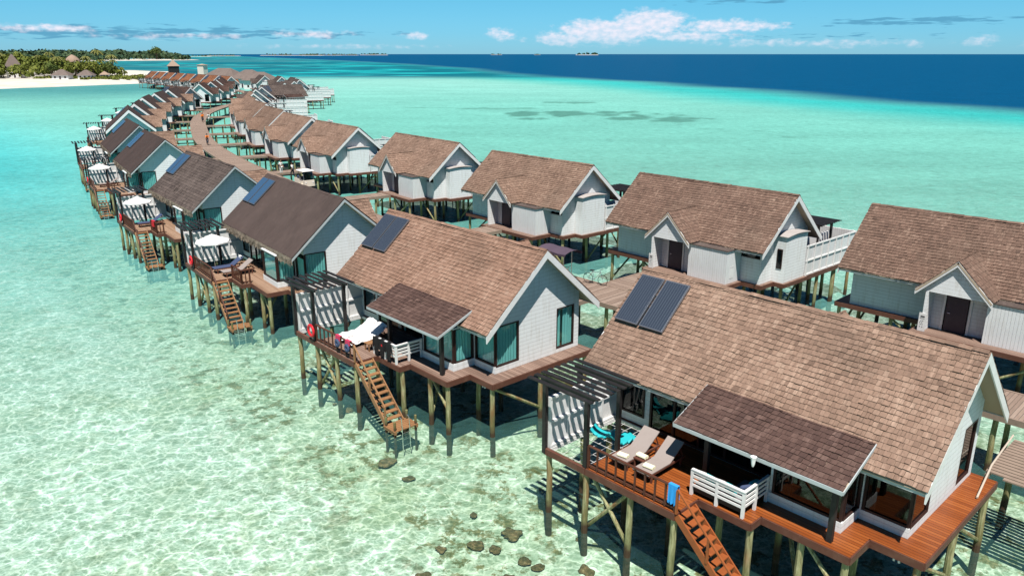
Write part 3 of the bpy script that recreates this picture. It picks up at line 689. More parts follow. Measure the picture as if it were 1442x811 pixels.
        b.hexa([(PX0, PY, z_(PZ) - .07), (PX1, PY, z_(PZ) - .07), (PX1, RY, z_(RZ) - .07), (PX0, RY, z_(RZ) - .12), (PX0, PY, z_(PZ) - .045), (PX1, PY, z_(PZ) - .045), (PX1, RY, z_(RZ) - .045), (PX0, RY, z_(RZ) - .045)], .4, m=1)
        pr = b.build('porch_roof', [M[porchm], M['soffit']], V)
        b = MB(); b.box(PX0, PX1, PY - .03, PY, z_(PZ) - .12, z_(PZ) + .0)
        for x in (PX0 - .03, PX1): b.hexa([(x, PY, z_(PZ) - .11), (x + .03, PY, z_(PZ) - .11), (x + .03, RY, z_(RZ) - .11), (x, RY, z_(RZ) - .11), (x, PY, z_(PZ)), (x + .03, PY, z_(PZ)), (x + .03, RY, z_(RZ)), (x, RY, z_(RZ))])
        b.build('fascia', M['grey_paint'], pr)
        for (x, y) in ((4.25, -4.45), (-.15, -4.3)):
            b = MB(); b.box(x - .08, x + .08, y - .08, y + .08, z_(.002), z_(PZ + (y - PY) * (RZ - PZ) / (RY - PY)) - .07); b.build('porch_post', M['black_wood'], V)
    # ---- solar panels on the far end of the front slope
    for (xa, xb_) in ((-6.12, -5.02), (-4.93, -3.83)):
        n = Vector((0, -(ER - EZ), HW)).normalized(); s_ = MB()
        def sp(x, y, h): return Vector((x, y, z_(slope_pts(y)))) + n * h
        s_.hexa([sp(xa, -1.98, .10), sp(xb_, -1.98, .10), sp(xb_, -.30, .10), sp(xa, -.30, .10), sp(xa, -1.98, .17), sp(xb_, -1.98, .17), sp(xb_, -.30, .17), sp(xa, -.30, .17)])
        so_ = s_.build('solar_panel', M['metal_frame'], V)
        g = MB(); e_ = .045
        g.hexa([sp(xa + e_, -1.94, .171), sp(xb_ - e_, -1.94, .171), sp(xb_ - e_, -.34, .171), sp(xa + e_, -.34, .171), sp(xa + e_, -1.94, .178), sp(xb_ - e_, -1.94, .178), sp(xb_ - e_, -.34, .178), sp(xa + e_, -.34, .178)])
        g.build('glass', M['solar_blue' if thatch else 'solar_glass'], so_)
    # ---- deck
    b = MB(); b.poly(DECK, z_(-.05), z_(0)); dk = b.build('deck', M[deckm], V)
    b = MB(); n = len(DECK)
    for i in range(n):
        a, c = Vector((*DECK[i], 0)), Vector((*DECK[(i + 1) % n], 0)); d = (c - a).normalized(); o_ = Vector((d.y, -d.x, 0)) * .02
        b.bar(a + o_ + Vector((0, 0, z_(-.14))), c + o_ + Vector((0, 0, z_(-.14))), .045, .25)
    b.bar((-5.45, -6.6, z_(-.12)), (-3.45, -6.6, z_(-.12)), .14, .24)
    b.build('fascia', M['fascia_brown'], dk)
    bmn = [((-5.9, y, z_(-.2)), (6.4, y, z_(-.2))) for y in (-2.5, 0, 2.7)] + [((-3.4, -6.4, z_(-.2)), (.25, -6.4, z_(-.2))), ((-3.4, -4.35, z_(-.2)), (4.9, -4.35, z_(-.2))), ((-4.5, 4.7, z_(-.2)), (1.6, 4.7, z_(-.2)))]
    if detail > 0:
        for p, q in bmn:
            b = MB(); b.bar(p, q, .12, .22); b.build('beam', M['beam_dark'], V)
    pl = PILES if detail > 0 else PILES[:1] + PILES[3:4] + PILES[10:12] + PILES[13:14] + PILES[22:23] + PILES[26:27]
    for k, (x, y) in enumerate(pl): pile_obj(V, x, y, k=k)
    if detail > 0:
        for p, q in (((-3.5, -6.4, .2), (-1.7, -6.4, z_(-.3))), ((-1.6, -6.4, .3), (-3.3, -6.4, z_(-.3))), ((4.85, -4.55, z_(-1.6)), (3.6, -4.55, z_(-.3))), ((6.35, -3.2, z_(-.35)), (6.4, -.5, .6)), ((6.4, 2.5, .5), (6.4, -.3, z_(-.35))), ((3.5, -4.5, .6), (1.9, -2.6, z_(-.35))),
                     ((-5.8, 2.7, .3), (-3.2, 2.7, z_(-.35))), ((.2, 2.8, .3), (3.3, 2.8, z_(-.35))), ((-1.4, 4.7, .4), (-4.2, 4.7, z_(-.35))), ((-5.8, -.1, .2), (-5.8, -2.4, z_(-.35)))):
            b = MB(); b.tube([p, q], .07, 7); b.build('brace', M['pile_wood'], V)
    # ---- white screen wall with its frame
    b = MB(); b.box(-5.42, -5.36, -6.5, FY, z_(-.02), z_(2.0)); sc = b.build('screen_wall', M['white_paint'], V)
    b = MB()
    for zz in (0, .98, 1.92): b.box(-5.36, -5.27, -6.5, FY - .002, z_(zz), z_(zz + .09))
    for yy in (-6.5, -5.55, -4.6, -3.65): b.box(-5.355, -5.28, yy, yy + .09, z_(.092), z_(1.918))
    b.build('frame', M['white_paint'], sc)
    b = MB(); b.box(-5.46, -5.25, -6.5, FY - .004, z_(-.16), z_(-.022)); b.box(-5.25, -3.47, FY - .16, FY - .004, z_(-.16), z_(-.022)); b.build('sill_beam', M['white_paint'], sc)
    if fence:   # tall white panelled fence round the outer terrace
        b = MB(); b.box(-6.62, -6.58, -fence, -1.2, z_(.02), z_(2.0)); b.box(-6.58, -3.4, -fence, -fence + .04, z_(.02), z_(2.0)); fo = b.build('terrace_fence', M['white_board'], V)
        b = MB()
        for zz in (.02, .95, 1.92): b.box(-6.68, -6.62, -fence - .06, -1.2, z_(zz), z_(zz + .09)); b.box(-6.62, -3.4, -fence - .06, -fence, z_(zz), z_(zz + .09))
        for k in range(int((fence - 1.2) / .93) + 1): b.box(-6.69, -6.625, -fence - .06 + k * .93, -fence + .03 + k * .93, z_(0), z_(2.04))
        for k in range(4): b.box(-6.5 + k * 1.0, -6.41 + k * 1.0, -fence - .07, -fence - .005, z_(0), z_(2.04))
        b.build('frame', M['white_paint'], fo)
        b = MB(); b.poly([(-6.7, -fence - .1), (-3.5, -fence - .1), (-3.5, -6.62), (-5.5, -6.62), (-5.5, -2.75), (-6.05, -2.75), (-6.05, -1.37), (-6.7, -1.37)], z_(-.05), z_(-.002)); dk2 = b.build('outer_deck', M[deckm], V)
        b = MB(); b.box(-6.74, -6.70, -fence - .12, -1.38, z_(-.28), z_(.01)); b.box(-6.70, -3.5, -fence - .14, -fence - .1, z_(-.28), z_(.01)); b.build('fascia', M['fascia_brown'], dk2)
        for k, (x, y) in enumerate(((-6.5, .1 - fence), (-3.7, .1 - fence), (-6.5, (.1 - fence) * .72), (-6.5, -5.4), (-6.5, -3.2))): pile_obj(V, x, y, k=k)
    # ---- pergola
    pg = MB()
    for yy in (-6.55, -4.78): pg.box(-5.7, -3.2, yy - .05, yy + .05, z_(2.58), z_(2.72))
    pgo = pg.build('pergola', M['black_wood'], V)
    for (x, y) in ((-5.44, -6.62), (-3.5, -6.56), (-3.55, -4.78), (-5.44, -4.8)):
        b = MB(); b.box(x - .075, x + .075, y - .075, y + .075, z_(-.2), z_(2.58)); b.build('post', M['black_wood'], pgo)
    for i in range(8):
        x = -6.05 + i * 0; y = -6.95 + i * .345
        b = MB(); b.box(-5.95, -2.95, y - .085, y + .085, z_(2.722), z_(2.77)); b.build('slat', M['black_wood'], pgo)
    # ---- railing, stair, bench
    def baluster_rail(p, q, n_, name='railing'):
        p = Vector(p); q = Vector(q); b = MB(); up = Vector((0, 0, 1))
        b.bar(p + up * .86, q + up * .86, .09, .05); b.bar(p + up * .12, q + up * .12, .05, .05)
        for i in range(n_ + 1):
            c = p + (q - p) * i / n_; s_ = .028 if 0 < i < n_ else .045
            b.box(c.x - s_, c.x + s_, c.y - s_, c.y + s_, c.z, c.z + .84)
        return b.build(name, M['rail_brown'], V)
    baluster_rail((-3.4, -6.53, z_(0)), (.25, -6.53, z_(0)), 9 if not thatch else 12)
    if thatch:
        baluster_rail((.36, -5.3, z_(0)), (2.15, -5.3, z_(0)), 6); baluster_rail((2.15, -5.3, z_(0)), (2.15, -4.8, z_(0)), 2)
    else:
        b = MB()
        for zz in (.34, .50, .66, .82): b.box(.0, 1.88, -5.34, -5.31, z_(zz), z_(zz + .085)); b.box(1.86, 1.89, -5.28, -3.86, z_(zz), z_(zz + .085))
        b.box(-.02, 1.93, -5.36, -5.26, z_(.915), z_(.95)); b.box(1.83, 1.93, -5.26, -3.86, z_(.915), z_(.95))
        for (x, y) in ((.0, -5.3), (.93, -5.3), (1.87, -5.3), (1.87, -4.6), (1.87, -3.9)): b.box(x - .045, x + .045, y - .045, y + .045, z_(0.002), z_(.912))
        b.build('bench_railing', M['white_paint'], V)
    if detail > 0:
        st = MB(); x0, x1, zt, zb = .34, 2.75, 0, -2.30
        for yy in (-6.58, -5.68): st.bar((x0, yy, z_(zt - .08)), (x1, yy, z_(zb - .04)), .05, .24)
        sto = st.build('stair', M[stairm], V)
        for i in range(10):
            f_ = (i + .55) / 10.2; x = x0 + (x1 - x0) * f_; zz = zt + (zb - zt) * f_
            b = MB(); b.box(x - .12, x + .12, -6.555, -5.705, z_(zz - .02), z_(zz + .025)); b.build('tread', M[stairm], sto)
        b = MB(); b.bar((x0, -6.6, z_(.86)), (x1, -6.6, z_(zb + .86)), .07, .05)
        for f_ in (0.0, .5, 1.0):
            x = x0 + (x1 - x0) * f_; zz = zt + (zb - zt) * f_; b.box(x - .035, x + .035, -6.635, -6.565, z_(zz), z_(zz + .84))
        b.build('handrail', M[stairm if not thatch else 'rail_brown'], sto)
        b = MB(); 
        for i in range(6): b.box(2.72 + i * .15, 2.85 + i * .15, -6.7, -5.4, z_(-2.36), z_(-2.31))
        b.box(2.7, 3.62, -6.68, -6.58, z_(-2.47), z_(-2.362)); b.box(2.7, 3.62, -5.52, -5.42, z_(-2.47), z_(-2.362))
        pf = b.build('landing', M[stairm], sto)
        for (x, y) in ((2.8, -6.6), (3.5, -6.6), (2.8, -5.48), (3.5, -5.48)):
            b = MB(); b.tube([(x, y, -1.2), (x, y, z_(-1.9))], .06, 8); b.build('landing_post', M['pile_wood'], sto)
        b = MB()
        for y in (-6.35, -5.95): b.tube([(3.55, y, z_(-1.7)), (3.68, y, z_(-1.75)), (3.72, y, z_(-2.3)), (3.72, y, -.7)], .02, 6)
        for zz in (-.4, -.1, .2): b.tube([(3.72, -6.35, zz), (3.72, -5.95, zz)], .018, 6)
        b.build('swim_ladder', M['steel'], sto)
    if detail > 1:
        b = MB()
        for x in (5.7, 5.85): b.tube([(x, -3.3, z_(-.45)), (x, -3.3, z_(-.27))], .035, 8)
        b.build('floodlight', M['white_paint'], V)
    return V

# ---- poses measured from the place: centre x, y and heading of the ridge
def from_apex(ax, ay, deg, k=1): a = R(deg); return (ax - k * HL * math.cos(a), ay - k * HL * math.sin(a), deg)
LEFT = [(9.75, 25.58, -47.2), (-2.66, 37.81, -48.0), (-13.96, 50.75, -52.5), from_apex(-21.6, 59.8, -52), from_apex(-35.4, 79.1, -56.5), from_apex(-45.6, 95.3, -58), from_apex(-60.2, 123, -64), from_apex(-66.9, 139, -68.5), from_apex(-74.4, 158.3, -71.5), from_apex(-80.1, 176.5, -74.5), from_apex(-85.1, 195.2, -77)]
LEFT_FAR = [(-89.5, 212, -40), from_apex(-92.6, 233.9, -76), from_apex(-95.3, 250.3, -77), from_apex(-100.7, 270, -76), from_apex(-107, 290, -75)]
RIGHT = [(25.45, 39.69, -46.5), (13.64, 51.84, -48.6), (2.31, 65.33, -49.4), (-9.06, 81.43, -52.3), from_apex(-18.4, 93.1, -54), from_apex(-27.5, 107.3, -57), from_apex(-35.6, 122.3, -60), from_apex(-43.4, 138.7, -63), from_apex(-50.3, 154.7, -66), from_apex(-58, 176.8, -69)]
RIGHT_FAR = [from_apex(-63.9, 196.8, -72), from_apex(-67.2, 212, -74), (-65.7, 225, 43), (-72, 245, -60), (-73.5, 262, -62), (-76, 279, -64), (-82, 297, -66), (-92, 314, -66), (-104, 330, -62)]
ORD = ['first', 'second', 'third', 'fourth', 'fifth', 'sixth', 'seventh', 'eighth', 'ninth', 'tenth', 'eleventh', 'twelfth', 'thirteenth', 'fourteenth', 'fifteenth', 'sixteenth']
def put(V, p, label, flip=False, group=None):
    V.location = (p[0], p[1], 0); V.rotation_euler = (0, 0, R(p[2] + (180 if flip else 0))); tag(V, label, 'villa', group); return V
villas = []
VA = make_villa('shingle', 'shingle_tan', 'deck_orange', 2, 'curtain_white', 'dark_glass', stairm='stair_red'); put(VA, LEFT[0], 'nearest villa, tan shingle roof and vivid orange terrace with two taupe loungers')
VB = make_villa('shingle', 'shingle_rose', 'deck_brown', 2, 'curtain_teal', 'window_glass'); put(VB, LEFT[1], 'villa with rosy tan shingles, teal curtained corner windows and towel covered loungers')
VC = make_villa('thatch', 'thatch_brown', 'deck_tan', 2, 'curtain_teal', 'window_glass'); put(VC, LEFT[2], 'villa with smooth grey brown thatched roof and pale fringe, third in the left row')
VD = make_villa('patchy', 'shingle_grey', 'deck_tan', 2, 'curtain_teal', 'window_glass'); put(VD, LEFT[3], 'villa with patchy weathered grey shingles, just beyond the smooth thatched one')
VE = make_villa('thatch', 'thatch_dark', 'deck_tan', 1, 'curtain_teal', 'window_glass'); put(VE, LEFT[4], 'villa with the darkest smooth brown roof, fifth from the camera in the left row')
VL = 'dark roofed villa, %s from the camera in the left row'
GL = 'thatched villas curving away on the left of the boardwalk'
VX = make_villa('thatch', 'thatch_dark', 'deck_tan', 1, 'curtain_teal', 'window_glass', barge=.34)
for i in range(5, 11):
    src = VE if i == 5 else VX
    c = VX if i == 6 else copy_tree(src, None, () if i < 8 else ('landing_post', 'swim_ladder', 'brace', 'tread', 'handrail')); put(c, LEFT[i], VL % ORD[i], group=GL)
VG = make_villa('shingle', 'shingle_brown', 'deck_brown', 2, 'curtain_white', 'dark_glass', fence=7.8); put(VG, RIGHT[1], 'brown shingled villa with gabled entry, its white fenced terrace and pergola visible over the sea', True)
c = copy_tree(VG); put(c, RIGHT[0], 'brown shingled villa with gabled dark door entry, cut by the right photo edge', True)
VH = make_villa('shingle', 'shingle_tan', 'deck_brown', 1, 'curtain_white', 'dark_glass', fence=11.5)
labs = ['tan shingled villa with dark slit window, just left of the one with visible white fence', 'tan shingled villa with white side bay above dense green stilts, fourth of the right row', 'tan villa behind the cream service cart, fifth of the right row from the camera']
put(VH, RIGHT[2], labs[0], True)
GR = 'tan shingled villas curving away on the right of the boardwalk'
for i in range(3, 10):
    c = copy_tree(VH, None, () if i < 6 else ('landing_post', 'swim_ladder', 'brace', 'tread', 'handrail'))
    put(c, RIGHT[i], labs[i - 2] if i < 5 else 'tan shingled villa, %s from the camera in the right row' % ORD[i], True, GR)
FAR1 = make_villa('shingle', 'shingle_dark', 'deck_brown', 0, 'curtain_white', 'dark_glass')
FAR2 = make_villa('shingle', 'shingle_grey', 'deck_brown', 0, 'curtain_white', 'dark_glass', fence=11.5); put(FAR1, LEFT_FAR[0], 'grey brown roofed villa turned across the left row, seen slope on', False)
for i, p in enumerate(LEFT_FAR[1:]):
    c = copy_tree(FAR1); put(c, p, 'far grey roofed villa, %s along the left row past the bend' % ORD[i], False, 'far villas past the bend of the left row')
for i, p in enumerate(RIGHT_FAR):
    lab = 'grey roofed villa set crosswise in the far right row' if i == 2 else 'far grey roofed villa, %s along the right row past the bend' % ORD[i]
    c = FAR2 if i == 0 else copy_tree(FAR2); put(c, p, lab, i != 2, 'far villas past the bend of the right row')
# ------------------------------------------------------------ boardwalk and bridges
PATH = [(46, 2), (31.2, 17.5), (17, 32.3), (4.9, 44.6), (-6.3, 57.4), (-17.3, 72.6), (-29.5, 91.0), (-40, 108), (-50, 126.5), (-59.5, 148), (-67.5, 168), (-74, 188), (-78.5, 210), (-81, 232), (-87, 262), (-95, 285), (-108, 312), (-128, 342), (-158, 372)]
def catmull(P, n=8):
    P = [Vector((*p, 0)) for p in P]; out = []
    for i in range(len(P) - 1):
        p0 = P[max(i - 1, 0)]; p1 = P[i]; p2 = P[i + 1]; p3 = P[min(i + 2, len(P) - 1)]
        for k in range(n):
            s = k / n; out.append(.5 * ((2 * p1) + (p2 - p0) * s + (2 * p0 - 5 * p1 + 4 * p2 - p3) * s * s + (3 * p1 - p0 - 3 * p2 + p3) * s ** 3))
    return out + [P[-1]]
CP = catmull(PATH)
f_bw = f_plank((.19, .135, .105), (.29, .215, .17), (.38, .29, .235), 1)
def f_walk(t, p, o):   # planks laid across the path: uv.x runs along it
    u = t.node('ShaderNodeUVMap').outputs[0]; s = t.node('ShaderNodeSeparateXYZ', {0: u}); q = t.math('DIVIDE', s.outputs[0], .16); fr = t.math('FRACT', q)
    wn = t.node('ShaderNodeTexWhiteNoise', {'W': t.math('FLOOR', q)}, noise_dimensions='1D'); n = t.noise(t.vmul(u, (6, 1, 1)), 1.5, 5, .65)
    c = t.ramp(t.math('ADD', t.math('MULTIPLY', wn.outputs[0], .45), t.math('MULTIPLY', n, .6)), [(.15, (.16, .115, .09)), (.5, (.25, .18, .14)), (.85, (.34, .26, .21))])
    c = t.mix(t.math('GREATER_THAN', fr, .9), c, (.05, .04, .035)); t.put(p.inputs['Base Color'], c)
mat('walk_planks', rough=.85, fn=f_walk)
def strip(name, pts, hw, z, parent=None, m='walk_planks', th=.07, label=None):
    mb = MB(); L = []; Rr = []; acc = 0; us = []
    for i, p in enumerate(pts):
        d = (pts[min(i + 1, len(pts) - 1)] - pts[max(i - 1, 0)]).normalized(); n = Vector((-d.y, d.x, 0))
        L.append(p + n * hw); Rr.append(p - n * hw); us.append(acc)
        if i < len(pts) - 1: acc += (pts[i + 1] - p).length
    Z = lambda v, zz: (v.x, v.y, zz)
    for i in range(len(pts) - 1):
        mb.quad([Z(Rr[i], z), Z(Rr[i + 1], z), Z(L[i + 1], z), Z(L[i], z)], uv=[(us[i], 0), (us[i + 1], 0), (us[i + 1], 2 * hw), (us[i], 2 * hw)])
        mb.quad([Z(L[i], z - th), Z(L[i + 1], z - th), Z(Rr[i + 1], z - th), Z(Rr[i], z - th)])
        mb.quad([Z(L[i], z), Z(L[i + 1], z), Z(L[i + 1], z - th), Z(L[i], z - th)]); mb.quad([Z(Rr[i + 1], z), Z(Rr[i], z), Z(Rr[i], z - th), Z(Rr[i + 1], z - th)])
    o = mb.build(name, M[m], parent)
    for side in (L, Rr):
        kb = MB()
        for i in range(len(pts) - 1): kb.bar(Z(side[i], z - .10), Z(side[i + 1], z - .10), .10, .26)
        kb.build('kerb_beam', M['slat_wood'], o)
    return o
walk = strip('boardwalk', CP, 1.45, D - .02); tag(walk, kind='structure')
acc = 0; k = 0
for i in range(len(CP) - 1):
    acc += (CP[i + 1] - CP[i]).length
    if acc > (4.2 if i < 90 else 7):
        acc = 0; d = (CP[i + 1] - CP[i]).normalized(); n = Vector((-d.y, d.x, 0))
        for s_ in (-1.15, 1.15): pile_obj(walk, *(CP[i] + n * s_).xy, top=z_(-.22), k=k); k += 1
        b = MB(); p = CP[i] + n * 1.4; q = CP[i] - n * 1.4; b.bar((p.x, p.y, z_(-.2)), (q.x, q.y, z_(-.2)), .14, .2); b.build('beam', M['beam_dark'], walk)
def bridge(p, flip, label, row):
    a = R(p[2] + (180 if flip else 0)); c = Vector((p[0], p[1], 0)); n = Vector((-math.sin(a), math.cos(a), 0)); s = c + n * 4.97
    best = min(CP, key=lambda q: (q - (c + n * 10.4)).length); tt = (best - c).dot(n) - 1.40
    e = c + n * tt
    o = strip('access_bridge', [s, s + (e - s) * .5, e], .95, D - .045, m='walk_planks'); tag(o, label, 'bridge', 'short bridges from the boardwalk to the villas')
    u = Vector((n.y, -n.x, 0)); L_ = (e - s).length
    for f_ in (.3, .75):
        for s_ in (-.75, .75): q = s + n * L_ * f_ + u * s_; pile_obj(o, q.x, q.y, top=z_(-.24), k=int(f_ * 10) + int(s_ > 0))
    # service beams crossing beside the bridge
    return o
for i, p in enumerate(LEFT): bridge(p, False, 'short plank bridge from the boardwalk to the %s villa of the left row' % ORD[i], 0)
for i, p in enumerate(RIGHT): bridge(p, True, 'short plank bridge from the boardwalk to the %s villa of the right row' % ORD[i], 1)
# planked corner landing where the boardwalk meets the bridges between the second left and right villas
# slatted brown platform at the near villa's outer end
sp_ = empty('slatted_platform', (9.75, 25.58, 0), R(-47.2), 'weathered brown slatted platform with a pale diagonal pipe, at the right edge of the photo', 'platform')
b = MB()
for i in range(15): b.box(6.12 if i > 0 else 6.7, 9.0, 2.9 + i * .235, 3.07 + i * .235, z_(.10), z_(.15))
b.build('slats', M['slat_wood'], sp_)
for x in (6.2, 7.6, 8.9): b = MB(); b.box(x - .05, x + .05, 2.95, 6.4, z_(-.06), z_(.098)); b.build('beam', M['slat_wood'], sp_)
b = MB(); b.tube([(6.45, 1.2, z_(.07)), (6.2, 3.4, z_(.28)), (6.05, 6.35, z_(.30))], .033, 8); b.build('pipe', M['bamboo'], sp_)
for (x, y) in ((8.8, 3.3), (6.25, 6.2), (8.8, 6.2)): pile_obj(sp_, x, y, top=z_(-.06), k=int(x))

# ------------------------------------------------------------ furniture and props
def local(i, row, x, y, z=0):
    p = (LEFT if row == 'L' else RIGHT)[i]; a = R(p[2] + (0 if row == 'L' else 180))
    return (p[0] + x * math.cos(a) - y * math.sin(a), p[1] + x * math.sin(a) + y * math.cos(a), D + z), a
def at(o, i, x, y, z=0, rz=0, row='L'):
    l, a = local(i, row, x, y, z); o.location = l; o.rotation_euler = (0, 0, a + R(rz)); return o
def make_lounger(canvas='taupe_canvas', frame='fascia_brown'):
    t = empty('sun_lounger'); b = MB()
    for x in (-.32, .32): b.bar((x, -1.02, .30), (x, 1.0, .30), .05, .07)
    for y in (-1.0, -.2, .98): b.bar((-.32, y, .30), (.32, y, .30), .05, .05)
    b.build('frame', M[frame], t)
    for x in (-.32, .32):
        for y in (-.85, .8): b = MB(); b.bar((x, y, 0), (x, y, .3), .06, .06); b.build('leg', M[frame], t)
    b = MB(); b.hexa([(-.34, -1.05, .335), (.34, -1.05, .335), (.34, .15, .335), (-.34, .15, .335), (-.34, -1.05, .365), (.34, -1.05, .365), (.34, .15, .365), (-.34, .15, .365)]); b.build('seat', M[canvas], t)
    b = MB(); b.hexa([(-.34, .17, .335), (.34, .17, .335), (.34, .92, .86), (-.34, .92, .86), (-.34, .15, .365), (.34, .15, .365), (.34, .90, .89), (-.34, .90, .89)]); b.build('backrest', M[canvas], t)
    for x in (-.3, .3): b = MB(); b.bar((x, .75, .72), (x, .95, .30), .03, .03); b.build('strut', M[frame], t)
    return t
LG = make_lounger(); tag(at(LG, 0, -2.68, -4.85, 0), 'taupe canvas sun lounger on the orange terrace, beside the pergola', 'sun lounger', 'loungers on the orange terrace')
c = copy_tree(LG); tag(at(c, 0, -1.62, -4.87, 0), 'taupe canvas sun lounger on the orange terrace, nearer the white bench railing', 'sun lounger', 'loungers on the orange terrace')
def rolled(label, i, x, y, z, m='towel_cream', rz=0):
    b = MB()
    for dy in (-.055, .055): b.tube([(-.19, dy, .06), (.19, dy, .06)], .062, 10)
    b.box(-.188, .188, -.06, .06, .02, .115)
    o = b.build('rolled_towel', M[m], None, smooth=False); tag(at(o, i, x, y, z, rz), label, 'towel', 'rolled towels'); return o
rolled('cream rolled towel on the lounger beside the pergola', 0, -2.66, -5.55, .367, rz=8); rolled('cream rolled towel on the lounger nearer the white bench', 0, -1.58, -5.5, .367, rz=5)
def side_table(i, x, y, label, m='fascia_brown', row='L'):
    t = empty('side_table'); b = MB(); b.box(-.22, .22, -.22, .22, .36, .40); b.build('table_top', M[m], t)
    for sx in (-.17, .17):
        for sy in (-.17, .17): b = MB(); b.box(sx - .025, sx + .025, sy - .025, sy + .025, 0, .359); b.build('leg', M[m], t)
    tag(at(t, i, x, y, 0, 0, row), label, 'side table'); return t
side_table(0, -2.15, -5.15, 'small dark side table between the two taupe loungers')
rolled('cream folded towel on the small table between the taupe loungers', 0, -2.15, -5.15, .402)
# sofa behind the white bench railing
sf = empty('outdoor_sofa'); b = MB(); b.box(-.0, 1.72, -.02, .72, .12, .30); b.box(1.0, 1.72, .721, 1.35, .12, .30); b.build('base', M['dark_wicker'], sf)
b = MB(); b.box(.03, 1.70, .0, .70, .302, .44); b.build('seat_cushion', M['grey_cushion'], sf); b = MB(); b.box(1.03, 1.70, .702, 1.33, .302, .44); b.build('seat_cushion', M['grey_cushion'], sf)
tag(at(sf, 0, .05, -5.22), 'dark grey corner sofa behind the white slatted bench railing', 'sofa')
def cushion(i, x, y, z, m, label, rz=0, tilt=18):
    bm = bmesh.new(); bmesh.ops.create_uvsphere(bm, u_segments=16, v_segments=10, radius=1)
    for v in bm.verts:
        k = lambda a: math.copysign(abs(a) ** .45, a); v.co = Vector((k(v.co.x) * .22, v.co.y * .085, k(v.co.z) * .21))
    me = bpy.data.meshes.new('cushion'); bm.to_mesh(me); bm.free(); me.materials.append(M[m]); [setattr(p_, 'use_smooth', True) for p_ in me.polygons]
    o = bpy.data.objects.new('cushion', me); COL.objects.link(o); at(o, i, x, y, z, rz); o.rotation_euler.rotate_axis('X', R(tilt)); tag(o, label, 'cushion', 'cushions on the corner sofa'); return o
for k, (x, m, lb) in enumerate(((.22, 'cushion_pale', 'pale grey cushion at the stair end of the grey sofa'), (.55, 'teal_fabric', 'teal cushion next to the pale grey one on the grey sofa'), (.92, 'cushion_pale', 'pale grey cushion between two teal ones on the grey sofa'), (1.27, 'teal_fabric', 'teal cushion near the corner of the grey sofa'))):
    cushion(0, x, -5.08, .66, m, lb, rz=(-1) ** k * 7)
cushion(0, 1.62, -4.35, .66, 'teal_fabric', 'teal cushion against the side rail of the grey sofa', rz=80); cushion(0, 1.60, -4.78, .66, 'navy_fabric', 'navy cushion in the corner of the grey sofa', rz=60)
# blue towel over the stair post, teal seat in the open corner
def drape(name, i, x0, y, z, wd, drop, m, label, cat, group=None):
    b = MB(); n = 8
    for k in range(n):
        xa, xb_ = x0 + wd * k / n, x0 + wd * (k + 1) / n; w1 = .018 * math.sin(k * 1.7); w2 = .018 * math.sin((k + 1) * 1.7)
        la, lb = drop * (1 + .08 * math.sin(k * 2.3)), drop * (1 + .08 * math.sin((k + 1) * 2.3))
        b.quad([(xa, -.075 + w1, -la), (xb_, -.075 + w2, -lb), (xb_, -.062, .04), (xa, -.062, .04)]); b.quad([(xa, -.062, .04), (xb_, -.062, .04), (xb_, .062, .04), (xa, .062, .04)])
        b.quad([(xa, .062, .04), (xb_, .062, .04), (xb_, .075 + w2, -lb * .8), (xa, .075 + w1, -la * .8)])
    o = b.build(name, M[m]); tag(at(o, i, 0, y, z), label, cat, group); return o
drape('beach_towel', 0, -.02, -6.53, .89, .34, .62, 'blue_towel', 'bright blue towel over the rail at the top of the red brown stair', 'towel')
def curved_seat(i, x, y, z, label, rz, m='teal_fabric'):
    b = MB(); prof = [(-.48, .22), (-.36, .09), (-.18, .03), (.06, .04), (.26, .12), (.42, .10), (.52, .03)]
    for k in range(len(prof) - 1):
        (a, za), (c_, zc) = prof[k], prof[k + 1]; b.hexa([(a, -.33, za), (c_, -.26, zc), (c_, .26, zc), (a, .26, za), (a, -.26, za + .07), (c_, -.26, zc + .07), (c_, .26, zc + .07), (a, .26, za + .07)])
    o = b.build('float_seat', M[m]); tag(at(o, i, x, y, z, rz), label, 'float', 'turquoise floats'); return o
hm = empty('over_water_net'); b = MB(); 
for k in range(10): b.box(-5.22, -3.5, -6.4 + k * .38, -6.39 + k * .38, z_(-.06), z_(-.05))
for k in range(5): b.box(-5.1 + k * .38, -5.09 + k * .38, -6.45, -2.85, z_(-.048), z_(-.038))
b.build('mesh', M['towel_white'], hm); tag(hm, 'thin white rope net strung in the open corner under the near black pergola', 'net')
hm.location = (LEFT[0][0], LEFT[0][1], 0); hm.rotation_euler = (0, 0, R(-47.2))
curved_seat(0, -4.6, -4.25, -.03, 'turquoise curved float lying on the net beside the white wall', 20); curved_seat(0, -3.85, -4.1, -.02, 'turquoise float on the net beside the pergola post and the orange deck', 70)
ln = MB(); ln.tube([(0, 0, -.34), (0, 0, -.26), (0, 0, -.10), (0, 0, 0)], .03, 8, r2=.1); lo_ = ln.build('hanging_lantern', M['towel_white']); tag(at(lo_, 0, 1.9, -5.02, 2.05), 'small white lantern hanging at the dark porch roof edge above the white bench', 'lantern')
